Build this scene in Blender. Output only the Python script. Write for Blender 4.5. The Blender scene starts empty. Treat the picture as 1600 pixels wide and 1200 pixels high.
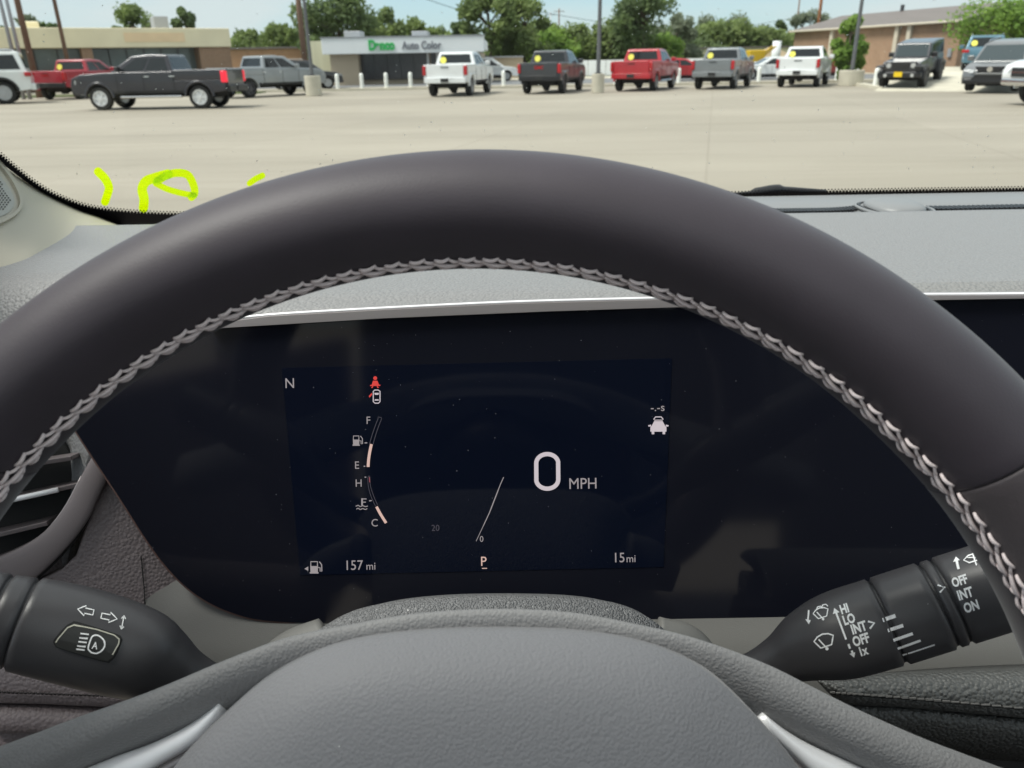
import bpy, bmesh, math, random
from mathutils import Vector, Matrix, noise
from mathutils.bvhtree import BVHTree
from mathutils.geometry import tessellate_polygon
random.seed(7)
R = math.radians
sc = bpy.context.scene
col = sc.collection
# ------------------------------------------------------------------ camera
F_PX, CXP, CYP = 1209.0, 800.0, 600.0          # focal length and centre in photo pixels (1600 x 1200)
PITCH, ROLL, EYE = R(22.7), R(1.0), 1.5
R0 = Vector((1, 0, 0)); U0 = Vector((0, math.sin(PITCH), math.cos(PITCH))); FW = Vector((0, math.cos(PITCH), -math.sin(PITCH)))
RV = R0 * math.cos(ROLL) - U0 * math.sin(ROLL)
UV = R0 * math.sin(ROLL) + U0 * math.cos(ROLL)
CAM = Vector((0, 0, EYE))
cd = bpy.data.cameras.new('camera'); cam = bpy.data.objects.new('camera', cd); col.objects.link(cam)
cam.matrix_world = Matrix(((RV.x, UV.x, -FW.x, 0), (RV.y, UV.y, -FW.y, 0), (RV.z, UV.z, -FW.z, EYE), (0, 0, 0, 1)))
cd.sensor_width = 36; cd.lens = 36 * F_PX / 1600; cd.clip_start = 0.01; cd.clip_end = 3000
cd.dof.use_dof = True; cd.dof.focus_distance = 0.345; cd.dof.aperture_fstop = 23.0; cd.dof.aperture_blades = 0
sc.camera = cam
# ------------------------------------------------------------------ sky, sun, exposure
SUN_EL, SUN_AZ = R(60), R(-105)                    # azimuth from +Y towards +X
w = bpy.data.worlds.new('World'); sc.world = w; w.use_nodes = True
nt = w.node_tree; nt.nodes.clear()
N = nt.nodes.new; L = nt.links.new
out = N('ShaderNodeOutputWorld'); bg = N('ShaderNodeBackground'); sky = N('ShaderNodeTexSky')
sky.sky_type = 'NISHITA'; sky.sun_disc = False; sky.sun_elevation = SUN_EL; sky.sun_rotation = SUN_AZ
sky.air_density = 1.0; sky.dust_density = 0.6; sky.ozone_density = 1.0
bg.inputs['Strength'].default_value = 0.12
tc = N('ShaderNodeTexCoord'); mp = N('ShaderNodeMapping'); mp.inputs['Scale'].default_value = (1, 1, 3.2)
ns = N('ShaderNodeTexNoise'); ns.inputs['Scale'].default_value = 2.6; ns.inputs['Detail'].default_value = 7; ns.inputs['Roughness'].default_value = 0.55
rp = N('ShaderNodeValToRGB'); rp.color_ramp.elements[0].position = 0.44; rp.color_ramp.elements[1].position = 0.62
rp.color_ramp.elements[0].color = (0.0, 0.0, 0.0, 1); rp.color_ramp.elements[1].color = (0.9, 0.9, 0.9, 1)
mx = N('ShaderNodeMix'); mx.data_type = 'RGBA'; mx.inputs[7].default_value = (3.3, 3.6, 3.7, 1)
L(tc.outputs['Generated'], mp.inputs['Vector']); L(mp.outputs[0], ns.inputs['Vector']); L(ns.outputs['Fac'], rp.inputs['Fac'])
m0 = N('ShaderNodeMix'); m0.data_type = 'RGBA'; m0.inputs[0].default_value = 0.72; m0.inputs[7].default_value = (1.75, 2.6, 3.15, 1)
L(sky.outputs[0], m0.inputs[6]); L(rp.outputs[0], mx.inputs[0]); L(m0.outputs[2], mx.inputs[6]); sx_ = N('ShaderNodeSeparateXYZ'); L(tc.outputs['Generated'], sx_.inputs[0]); mr_ = N('ShaderNodeMapRange'); mr_.interpolation_type = 'SMOOTHSTEP'
mr_.inputs[1].default_value = 0.15; mr_.inputs[2].default_value = 0.5; mr_.inputs[4].default_value = 0.9; L(sx_.outputs[2], mr_.inputs[0])
m3 = N('ShaderNodeMix'); m3.data_type = 'RGBA'; m3.inputs[7].default_value = (4.15, 4.3, 4.4, 1); L(mr_.outputs[0], m3.inputs[0]); L(mx.outputs[2], m3.inputs[6]); L(m3.outputs[2], bg.inputs['Color']); L(bg.outputs[0], out.inputs['Surface'])
sl = bpy.data.lights.new('sun', 'SUN'); sl.energy = 2.6; sl.angle = R(20); sl.color = (1, 0.95, 0.89)
so = bpy.data.objects.new('sun', sl); col.objects.link(so)
so.rotation_euler = (R(90) - SUN_EL, 0, -SUN_AZ + math.pi); so.location = (0, 0, 30)
sd = Vector((math.sin(SUN_AZ) * math.cos(SUN_EL), math.cos(SUN_AZ) * math.cos(SUN_EL), math.sin(SUN_EL)))
so.rotation_euler = sd.to_track_quat('Z', 'Y').to_euler()
sc.view_settings.view_transform = 'Standard'; sc.view_settings.look = 'None'; sc.view_settings.exposure = 0.9; sc.view_settings.gamma = 1
sc.cycles.use_denoising = True
sc.cycles.max_bounces = 8; sc.cycles.diffuse_bounces = 4; sc.cycles.transparent_max_bounces = 12
sc.cycles.caustics_reflective = False; sc.cycles.sample_clamp_indirect = 6

# ------------------------------------------------------------------ pixel rays
def ray(px, py): return (FW + RV * ((px - CXP) / F_PX) + UV * ((CYP - py) / F_PX))
def W(px, py, d): return CAM + ray(px, py) * d                 # point seen at that pixel, d metres deep
def hit(px, py, P0, n):
    r = ray(px, py); return CAM + r * ((P0 - CAM).dot(n) / r.dot(n))
def G(px, py, z=0.0): return hit(px, py, Vector((0, 0, z)), Vector((0, 0, 1)))
def PY(px, py, y): return hit(px, py, Vector((0, y, 0)), Vector((0, 1, 0)))

# ------------------------------------------------------------------ materials
def mat(name, c, rough=0.5, metal=0.0, spec=0.5, bump=None, vary=None, coat=0.0, emit=None, tex='Object', grain=None, sheen=0.0, specks=None):
    m = bpy.data.materials.new(name); m.use_nodes = True
    t = m.node_tree; b = t.nodes['Principled BSDF']
    b.inputs['Base Color'].default_value = (*c, 1); b.inputs['Roughness'].default_value = rough
    b.inputs['Metallic'].default_value = metal; b.inputs['Specular IOR Level'].default_value = spec
    b.inputs['Coat Weight'].default_value = coat; b.inputs['Coat Roughness'].default_value = 0.05
    if sheen: b.inputs['Sheen Weight'].default_value = sheen; b.inputs['Sheen Roughness'].default_value = 0.4
    if emit: b.inputs['Emission Color'].default_value = (*emit[:3], 1); b.inputs['Emission Strength'].default_value = emit[3]
    co = t.nodes.new('ShaderNodeTexCoord').outputs[tex]
    if vary:                      # (scale, amount, [stretch])
        n = t.nodes.new('ShaderNodeTexNoise'); n.inputs['Scale'].default_value = vary[0]; n.inputs['Detail'].default_value = 6
        src = co
        if len(vary) > 2:
            q = t.nodes.new('ShaderNodeMapping'); q.inputs['Scale'].default_value = vary[2]; t.links.new(co, q.inputs['Vector']); src = q.outputs[0]
        t.links.new(src, n.inputs['Vector'])
        r = t.nodes.new('ShaderNodeMapRange'); r.inputs[1].default_value = 0.3; r.inputs[2].default_value = 0.7
        r.inputs[3].default_value = 1 - vary[1]; r.inputs[4].default_value = 1 + vary[1]; t.links.new(n.outputs['Fac'], r.inputs[0])
        x = t.nodes.new('ShaderNodeMix'); x.data_type = 'RGBA'; x.blend_type = 'MULTIPLY'; x.inputs[0].default_value = 1
        x.inputs[6].default_value = (*c, 1); t.links.new(r.outputs[0], x.inputs[7]); t.links.new(x.outputs[2], b.inputs['Base Color'])
    if specks:                    # (scale, radius, colour): dust
        v = t.nodes.new('ShaderNodeTexVoronoi'); v.inputs['Scale'].default_value = specks[0]; t.links.new(co, v.inputs['Vector'])
        wn = t.nodes.new('ShaderNodeTexWhiteNoise'); t.links.new(v.outputs['Color'], wn.inputs['Vector'])
        pw = t.nodes.new('ShaderNodeMath'); pw.operation = 'POWER'; pw.inputs[1].default_value = 4; t.links.new(wn.outputs['Value'], pw.inputs[0])
        ml = t.nodes.new('ShaderNodeMath'); ml.operation = 'MULTIPLY'; ml.inputs[1].default_value = specks[1]; t.links.new(pw.outputs[0], ml.inputs[0])
        lt = t.nodes.new('ShaderNodeMath'); lt.operation = 'LESS_THAN'; t.links.new(v.outputs['Distance'], lt.inputs[0]); t.links.new(ml.outputs[0], lt.inputs[1])
        x = t.nodes.new('ShaderNodeMix'); x.data_type = 'RGBA'; t.links.new(lt.outputs[0], x.inputs[0])
        old = b.inputs['Base Color']
        if old.is_linked: t.links.new(old.links[0].from_socket, x.inputs[6])
        else: x.inputs[6].default_value = (*c, 1)
        x.inputs[7].default_value = (*specks[2], 1); t.links.new(x.outputs[2], old)
        xr = t.nodes.new('ShaderNodeMix'); t.links.new(lt.outputs[0], xr.inputs[0]); xr.inputs[2].default_value = rough; xr.inputs[3].default_value = 0.9
        t.links.new(xr.outputs[0], b.inputs['Roughness'])
    hs = []
    if bump:                      # (scale, strength, distance)
        n = t.nodes.new('ShaderNodeTexNoise'); n.inputs['Scale'].default_value = bump[0]; n.inputs['Detail'].default_value = 3
        t.links.new(co, n.inputs['Vector']); hs.append((n.outputs['Fac'], bump[1], bump[2]))
    if grain:                     # leather pebble (scale, strength, distance)
        wv = t.nodes.new('ShaderNodeTexNoise'); wv.inputs['Scale'].default_value = grain[0] * 0.6; wv.inputs['Detail'].default_value = 2; t.links.new(co, wv.inputs['Vector'])
        va = t.nodes.new('ShaderNodeVectorMath'); va.operation = 'MULTIPLY_ADD'; t.links.new(wv.outputs['Color'], va.inputs[0])
        va.inputs[1].default_value = (0.18 / grain[0],) * 3; t.links.new(co, va.inputs[2])
        v = t.nodes.new('ShaderNodeTexVoronoi'); v.feature = 'SMOOTH_F1'; v.inputs['Smoothness'].default_value = 0.35
        v.inputs['Scale'].default_value = grain[0]; t.links.new(va.outputs[0], v.inputs['Vector']); hs.append((v.outputs['Distance'], -grain[1], grain[2]))
    prev = None
    for h, s, d in hs:
        bp = t.nodes.new('ShaderNodeBump'); bp.inputs['Strength'].default_value = abs(s); bp.inputs['Distance'].default_value = d; bp.invert = s < 0
        t.links.new(h, bp.inputs['Height'])
        if prev: t.links.new(prev, bp.inputs['Normal'])
        prev = bp.outputs[0]
    if prev: t.links.new(prev, b.inputs['Normal'])
    return m
def glassy(name, tint, gloss, rough=0.0):
    m = bpy.data.materials.new(name); m.use_nodes = True; t = m.node_tree; t.nodes.clear()
    o = t.nodes.new('ShaderNodeOutputMaterial'); tr = t.nodes.new('ShaderNodeBsdfTransparent'); tr.inputs[0].default_value = (*tint, 1)
    g = t.nodes.new('ShaderNodeBsdfGlossy'); g.inputs['Roughness'].default_value = rough
    fr = t.nodes.new('ShaderNodeFresnel'); fr.inputs[0].default_value = 1.45
    ml = t.nodes.new('ShaderNodeMath'); ml.operation = 'MULTIPLY'; ml.inputs[1].default_value = gloss
    mi = t.nodes.new('ShaderNodeMixShader'); t.links.new(fr.outputs[0], ml.inputs[0]); t.links.new(ml.outputs[0], mi.inputs[0])
    t.links.new(tr.outputs[0], mi.inputs[1]); t.links.new(g.outputs[0], mi.inputs[2]); t.links.new(mi.outputs[0], o.inputs[0])
    return m
def marker_mat(name, c):
    m = bpy.data.materials.new(name); m.use_nodes = True; t = m.node_tree; t.nodes.clear()
    o = t.nodes.new('ShaderNodeOutputMaterial'); d = t.nodes.new('ShaderNodeBsdfDiffuse'); r = t.nodes.new('ShaderNodeBsdfTranslucent')
    tr = t.nodes.new('ShaderNodeBsdfTransparent'); tr.inputs[0].default_value = (0.92, 1.0, 0.02, 1)
    d.inputs[0].default_value = (*c, 1); r.inputs[0].default_value = (*c, 1)
    mi = t.nodes.new('ShaderNodeMixShader'); mi.inputs[0].default_value = 0.6
    m2 = t.nodes.new('ShaderNodeMixShader'); n = t.nodes.new('ShaderNodeTexNoise'); n.inputs['Scale'].default_value = 90
    co = t.nodes.new('ShaderNodeTexCoord'); t.links.new(co.outputs['Object'], n.inputs['Vector'])
    mr = t.nodes.new('ShaderNodeMapRange'); mr.inputs[1].default_value = 0.35; mr.inputs[2].default_value = 0.65; mr.inputs[3].default_value = 0.2; mr.inputs[4].default_value = 0.6
    t.links.new(n.outputs['Fac'], mr.inputs[0]); t.links.new(mr.outputs[0], m2.inputs[0])
    t.links.new(d.outputs[0], mi.inputs[1]); t.links.new(r.outputs[0], mi.inputs[2]); t.links.new(mi.outputs[0], m2.inputs[1]); t.links.new(tr.outputs[0], m2.inputs[2]); t.links.new(m2.outputs[0], o.inputs[0])
    return m
MT = {
 'rim': mat('rim_leather', (0.046, 0.038, 0.048), 0.54, spec=0.45, grain=(1900, 0.14, 0.0002), sheen=0.12, vary=(45, 0.08)),
 'grip': mat('grip_leather', (0.068, 0.057, 0.063), 0.56, spec=0.45, grain=(1900, 0.14, 0.0003), sheen=0.3),
 'thread': mat('thread', (0.85, 0.74, 0.74), 0.8, bump=(3000, 0.4, 0.0002)),
 'airbag': mat('airbag_vinyl', (0.225, 0.225, 0.238), 0.6, spec=0.4, grain=(1000, 0.30, 0.0006), sheen=0.2, specks=(120, 0.035, (0.6, 0.6, 0.6))),
 'arm': mat('spoke_vinyl', (0.25, 0.247, 0.25), 0.6, spec=0.4, grain=(1100, 0.45, 0.0006), sheen=0.2),
 'chrome': mat('satin_chrome', (0.93, 0.93, 0.95), 0.3, metal=0.12),
 'silver': mat('silver_trim', (0.36, 0.33, 0.33), 0.4, metal=0.4),
 'pad': mat('dash_pad', (0.212, 0.210, 0.212), 0.5, spec=0.45, grain=(620, 0.6, 0.0008), vary=(700, 0.10)),
 'padband': mat('dash_band', (0.20, 0.198, 0.195), 0.5, grain=(520, 0.8, 0.001)),
 'strip': mat('defrost_strip', (0.20, 0.205, 0.21), 0.45, bump=(900, 0.2, 0.0005)),
 'black': mat('black_plastic', (0.012, 0.012, 0.014), 0.4, bump=(1500, 0.3, 0.0004)),
 'bezel': mat('screen_glass', (0.009, 0.010, 0.0165), 0.07, spec=0.32, specks=(420, 0.075, (0.35, 0.35, 0.38))),
 'display': mat('lcd', (0.001, 0.0018, 0.006), 0.07, spec=0.28, emit=(0.12, 0.18, 0.36, 0.009), specks=(420, 0.075, (0.35, 0.35, 0.38))),
 'lowdash': mat('lower_dash', (0.135, 0.134, 0.128), 0.6, bump=(1800, 0.25, 0.0004), specks=(90, 0.035, (0.7, 0.7, 0.7))),
 'leather': mat('taupe_leather', (0.175, 0.147, 0.150), 0.55, grain=(640, 0.7, 0.0006)),
 'taupe': mat('taupe_plastic', (0.18, 0.153, 0.156), 0.5, bump=(1800, 0.2, 0.0004)),
 'dleather': mat('dark_leather', (0.09, 0.092, 0.09), 0.5, grain=(600, 0.9, 0.001)),
 'cover': mat('column_plastic', (0.17, 0.172, 0.178), 0.42, spec=0.6, grain=(1300, 1.0, 0.0012), specks=(350, 0.2, (0.4, 0.4, 0.4))),
 'stalk': mat('stalk_plastic', (0.060, 0.058, 0.062), 0.38, bump=(2500, 0.12, 0.0003), specks=(160, 0.035, (0.6, 0.6, 0.6))),
 'pillar': mat('pillar_plastic', (0.35, 0.325, 0.26), 0.6, bump=(900, 0.12, 0.0005)),
 'head': mat('headliner_cloth', (0.62, 0.60, 0.56), 0.95, bump=(800, 0.3, 0.001)),
 'white': mat('print_white', (0.95, 0.95, 0.95), 0.6),
 'cream': mat('button_edge', (0.62, 0.6, 0.5), 0.5),
 'led': mat('lit_white', (0, 0, 0), 0.5, emit=(0.74, 0.66, 0.70, 0.42)),
 'leddim': mat('lit_grey', (0, 0, 0), 0.5, emit=(0.50, 0.45, 0.46, 0.34)),
 'ledpeach': mat('lit_peach', (0, 0, 0), 0.5, emit=(0.85, 0.58, 0.50, 0.42)),
 'ledred': mat('lit_red', (0, 0, 0), 0.5, emit=(0.85, 0.07, 0.06, 0.42)),
 'ledfaint': mat('lit_faint', (0, 0, 0), 0.5, emit=(0.13, 0.12, 0.15, 0.25)),
 'glass': glassy('windshield_glass', (0.965, 0.985, 0.975), 0.02),
 'frit': mat('frit', (0.010, 0.011, 0.018), 0.9, spec=0.1),
 'marker': marker_mat('marker_paint', (0.80, 0.95, 0.01)),
 'grille': mat('grille_cloth', (0.30, 0.30, 0.27), 0.6),
 'tyre': mat('tyre_rubber', (0.012, 0.012, 0.012), 0.8, bump=(40, 0.4, 0.01)),
 'rimm': mat('alloy', (0.42, 0.43, 0.44), 0.35, metal=0.7),
 'rimbr': mat('bright_alloy', (0.78, 0.78, 0.78), 0.3, metal=0.35),
 'rimdk': mat('dark_alloy', (0.10, 0.10, 0.11), 0.35, metal=0.7),
 'cglass': mat('car_glass', (0.012, 0.016, 0.018), 0.08, spec=0.5),
 'cglassl': mat('car_windscreen', (0.045, 0.06, 0.065), 0.08, spec=0.45),
 'lamp': mat('tail_lamp', (0.42, 0.01, 0.015), 0.15, spec=0.6),
 'litlamp': mat('tail_lamp_lit', (0.6, 0.01, 0.03), 0.2, emit=(1, 0.03, 0.06, 0.35)),
 'hlamp': mat('head_lamp', (0.55, 0.56, 0.56), 0.12, metal=0.3),
 'under': mat('underbody', (0.012, 0.012, 0.012), 0.8),
 'yellow': mat('yellow_tag', (0.75, 0.70, 0.10), 0.6),
 'plate': mat('plate_yellow', (0.80, 0.55, 0.01), 0.5),
 'platew': mat('plate_black', (0.02, 0.02, 0.02), 0.5),
 'chr': mat('car_chrome', (0.7, 0.7, 0.7), 0.15, metal=1),
 'concrete': None, 'bark': mat('bark', (0.10, 0.075, 0.055), 0.9, bump=(6, 0.8, 0.05)),
 'pole': mat('wood_pole', (0.17, 0.105, 0.075), 0.9, vary=(3, 0.25, (8, 8, 0.4)), bump=(14, 0.4, 0.01)),
 'polegrey': mat('grey_pole', (0.11, 0.115, 0.12), 0.6, vary=(2, 0.2)),
 'steel': mat('galvanised', (0.35, 0.36, 0.38), 0.5, metal=0.5),
 'conc': mat('cast_concrete', (0.52, 0.49, 0.40), 0.9, vary=(1.6, 0.12), bump=(12, 0.4, 0.01)),
 'bollard': mat('bollard_paint', (0.80, 0.82, 0.78), 0.6, vary=(2.5, 0.1)),
 'tan': mat('tan_stucco', (0.80, 0.72, 0.50), 0.85, vary=(0.7, 0.07), bump=(10, 0.2, 0.02)),
 'peach': mat('sign_ghost', (0.84, 0.64, 0.40), 0.85, vary=(1, 0.06)),
 'shop': mat('shop_glass', (0.16, 0.20, 0.20), 0.12, spec=0.6, vary=(0.5, 0.25)),
 'shopdk': mat('shop_glass_dark', (0.055, 0.055, 0.06), 0.15, spec=0.5, vary=(0.6, 0.4)),
 'beige': mat('beige_block', (0.42, 0.35, 0.26), 0.9, vary=(0.6, 0.08), bump=(4, 0.3, 0.02)),
 'cream2': mat('cream_siding', (0.62, 0.60, 0.42), 0.7, vary=(0.4, 0.08, (6, 6, 0.3))),
 'whitep': mat('white_panel', (0.76, 0.79, 0.80), 0.6, vary=(0.4, 0.05)),
 'green': mat('sign_green', (0.03, 0.42, 0.10), 0.5), 'signdk': mat('sign_dark', (0.16, 0.17, 0.2), 0.5),
 'roofm': mat('metal_roof', (0.15, 0.13, 0.12), 0.6, vary=(0.8, 0.1, (5, 0.3, 1))),
 'ltrim': mat('light_trim', (0.50, 0.45, 0.36), 0.7), 'dkmetal': mat('dark_metal', (0.05, 0.05, 0.055), 0.5),
 'dirt': mat('dirt', (0.34, 0.27, 0.17), 0.95, vary=(0.4, 0.3), bump=(2, 0.8, 0.1)),
 'machine': mat('machine_yellow', (0.62, 0.40, 0.02), 0.5),
 'orange': mat('rust_paint', (0.30, 0.13, 0.06), 0.8, vary=(3, 0.2)),
 'wire': mat('wire', (0.03, 0.03, 0.03), 0.7),
}
def paint(name, c, rough=0.32, metal=0.0): return mat(name, c, rough, metal, coat=0.6, vary=(1.3, 0.06))
def brick(name, c1, c2, mortar, s):
    m = mat(name, c1, 0.9); t = m.node_tree; b = t.nodes['Principled BSDF']
    tc = t.nodes.new('ShaderNodeTexCoord'); sp = t.nodes.new('ShaderNodeSeparateXYZ'); cb = t.nodes.new('ShaderNodeCombineXYZ'); ad = t.nodes.new('ShaderNodeMath')
    t.links.new(tc.outputs['Object'], sp.inputs[0]); t.links.new(sp.outputs[0], ad.inputs[0]); t.links.new(sp.outputs[1], ad.inputs[1])
    t.links.new(ad.outputs[0], cb.inputs[0]); t.links.new(sp.outputs[2], cb.inputs[1])
    k = t.nodes.new('ShaderNodeTexBrick'); t.links.new(cb.outputs[0], k.inputs['Vector']); k.inputs['Scale'].default_value = s
    k.inputs['Color1'].default_value = (*c1, 1); k.inputs['Color2'].default_value = (*c2, 1); k.inputs['Mortar'].default_value = (*mortar, 1); k.inputs['Mortar Size'].default_value = 0.02
    n = t.nodes.new('ShaderNodeTexNoise'); n.inputs['Scale'].default_value = 0.8; n.inputs['Detail'].default_value = 5; t.links.new(tc.outputs['Object'], n.inputs['Vector'])
    r = t.nodes.new('ShaderNodeMapRange'); r.inputs[3].default_value = 0.75; r.inputs[4].default_value = 1.25; t.links.new(n.outputs['Fac'], r.inputs[0])
    x = t.nodes.new('ShaderNodeMix'); x.data_type = 'RGBA'; x.blend_type = 'MULTIPLY'; x.inputs[0].default_value = 1
    t.links.new(k.outputs['Color'], x.inputs[6]); t.links.new(r.outputs[0], x.inputs[7]); t.links.new(x.outputs[2], b.inputs['Base Color'])
    return m
MT['brick'] = brick('brown_brick', (0.25, 0.15, 0.09), (0.31, 0.19, 0.115), (0.32, 0.25, 0.19), 4)
MT['brick2'] = brick('orange_brick', (0.40, 0.20, 0.11), (0.46, 0.26, 0.15), (0.40, 0.30, 0.22), 4)
def foliage(name, a, b_):
    m = mat(name, a, 0.75); t = m.node_tree; b = t.nodes['Principled BSDF']; tc = t.nodes.new('ShaderNodeTexCoord')
    n = t.nodes.new('ShaderNodeTexNoise'); n.inputs['Scale'].default_value = 0.7; n.inputs['Detail'].default_value = 4; t.links.new(tc.outputs['Object'], n.inputs['Vector'])
    r = t.nodes.new('ShaderNodeValToRGB'); r.color_ramp.elements[0].position = 0.36; r.color_ramp.elements[1].position = 0.64
    r.color_ramp.elements[0].color = (*a, 1); r.color_ramp.elements[1].color = (*b_, 1); t.links.new(n.outputs['Fac'], r.inputs[0]); t.links.new(r.outputs[0], b.inputs['Base Color'])
    tl = t.nodes.new('ShaderNodeBsdfTranslucent'); t.links.new(r.outputs[0], tl.inputs[0]); mi = t.nodes.new('ShaderNodeMixShader'); mi.inputs[0].default_value = 0.45
    t.links.new(b.outputs[0], mi.inputs[1]); t.links.new(tl.outputs[0], mi.inputs[2]); t.links.new(mi.outputs[0], t.nodes['Material Output'].inputs[0])
    return m
MT['leafA'] = foliage('leaf_mid', (0.115, 0.165, 0.05), (0.24, 0.31, 0.10))
MT['leafB'] = foliage('leaf_dark', (0.085, 0.13, 0.05), (0.17, 0.235, 0.085))
MT['leafC'] = foliage('leaf_bright', (0.12, 0.22, 0.03), (0.25, 0.38, 0.07))
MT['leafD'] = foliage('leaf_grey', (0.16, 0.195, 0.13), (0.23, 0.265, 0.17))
MT['grass'] = foliage('grass_mat', (0.11, 0.16, 0.05), (0.20, 0.24, 0.09))
# concrete lot: slabs with joints, stains
m = mat('lot_concrete', (0.5, 0.47, 0.4), 0.85, bump=(9, 0.25, 0.01)); t = m.node_tree; b = t.nodes['Principled BSDF']; tcn = t.nodes.new('ShaderNodeTexCoord')
n1 = t.nodes.new('ShaderNodeTexNoise'); n1.inputs['Scale'].default_value = 0.16; n1.inputs['Detail'].default_value = 8
mpn = t.nodes.new('ShaderNodeMapping'); mpn.inputs['Scale'].default_value = (0.6, 1.5, 1); t.links.new(tcn.outputs['Object'], mpn.inputs[0]); t.links.new(mpn.outputs[0], n1.inputs['Vector'])
cr = t.nodes.new('ShaderNodeValToRGB'); cr.color_ramp.elements[0].position = 0.3; cr.color_ramp.elements[1].position = 0.72
cr.color_ramp.elements[0].color = (0.266, 0.240, 0.194, 1); cr.color_ramp.elements[1].color = (0.348, 0.316, 0.258, 1); t.links.new(n1.outputs['Fac'], cr.inputs[0])
bk = t.nodes.new('ShaderNodeTexBrick'); bk.offset = 0; bk.inputs['Scale'].default_value = 1; bk.inputs['Brick Width'].default_value = 4.6; bk.inputs['Row Height'].default_value = 4.6
bk.inputs['Mortar Size'].default_value = 0.02; bk.inputs['Color1'].default_value = (1, 1, 1, 1); bk.inputs['Color2'].default_value = (0.93, 0.93, 0.92, 1); bk.inputs['Mortar'].default_value = (0.86, 0.85, 0.84, 1)
rt = t.nodes.new('ShaderNodeMapping'); rt.inputs['Rotation'].default_value = (0, 0, R(14)); t.links.new(tcn.outputs['Object'], rt.inputs[0]); t.links.new(rt.outputs[0], bk.inputs['Vector'])
n2 = t.nodes.new('ShaderNodeTexNoise'); n2.inputs['Scale'].default_value = 1.1; n2.inputs['Detail'].default_value = 9; n2.inputs['Roughness'].default_value = 0.7
mp2 = t.nodes.new('ShaderNodeMapping'); mp2.inputs['Rotation'].default_value = (0, 0, R(-18)); mp2.inputs['Scale'].default_value = (0.12, 1.4, 1); t.links.new(tcn.outputs['Object'], mp2.inputs[0]); t.links.new(mp2.outputs[0], n2.inputs['Vector'])
r2 = t.nodes.new('ShaderNodeValToRGB'); r2.color_ramp.elements[0].position = 0.30; r2.color_ramp.elements[1].position = 0.50; r2.color_ramp.elements[0].color = (0.87, 0.86, 0.85, 1); r2.color_ramp.elements[1].color = (1, 1, 1, 1); t.links.new(n2.outputs['Fac'], r2.inputs[0])
x0_ = t.nodes.new('ShaderNodeMix'); x0_.data_type = 'RGBA'; x0_.blend_type = 'MULTIPLY'; x0_.inputs[0].default_value = 1; t.links.new(cr.outputs[0], x0_.inputs[6]); t.links.new(r2.outputs[0], x0_.inputs[7])
xx = t.nodes.new('ShaderNodeMix'); xx.data_type = 'RGBA'; xx.blend_type = 'MULTIPLY'; xx.inputs[0].default_value = 1
t.links.new(x0_.outputs[2], xx.inputs[6]); t.links.new(bk.outputs['Color'], xx.inputs[7]); t.links.new(xx.outputs[2], b.inputs['Base Color']); MT['concrete'] = m
MT['asphalt'] = mat('asphalt', (0.16, 0.165, 0.17), 0.9, vary=(0.6, 0.12), bump=(30, 0.3, 0.01))

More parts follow.
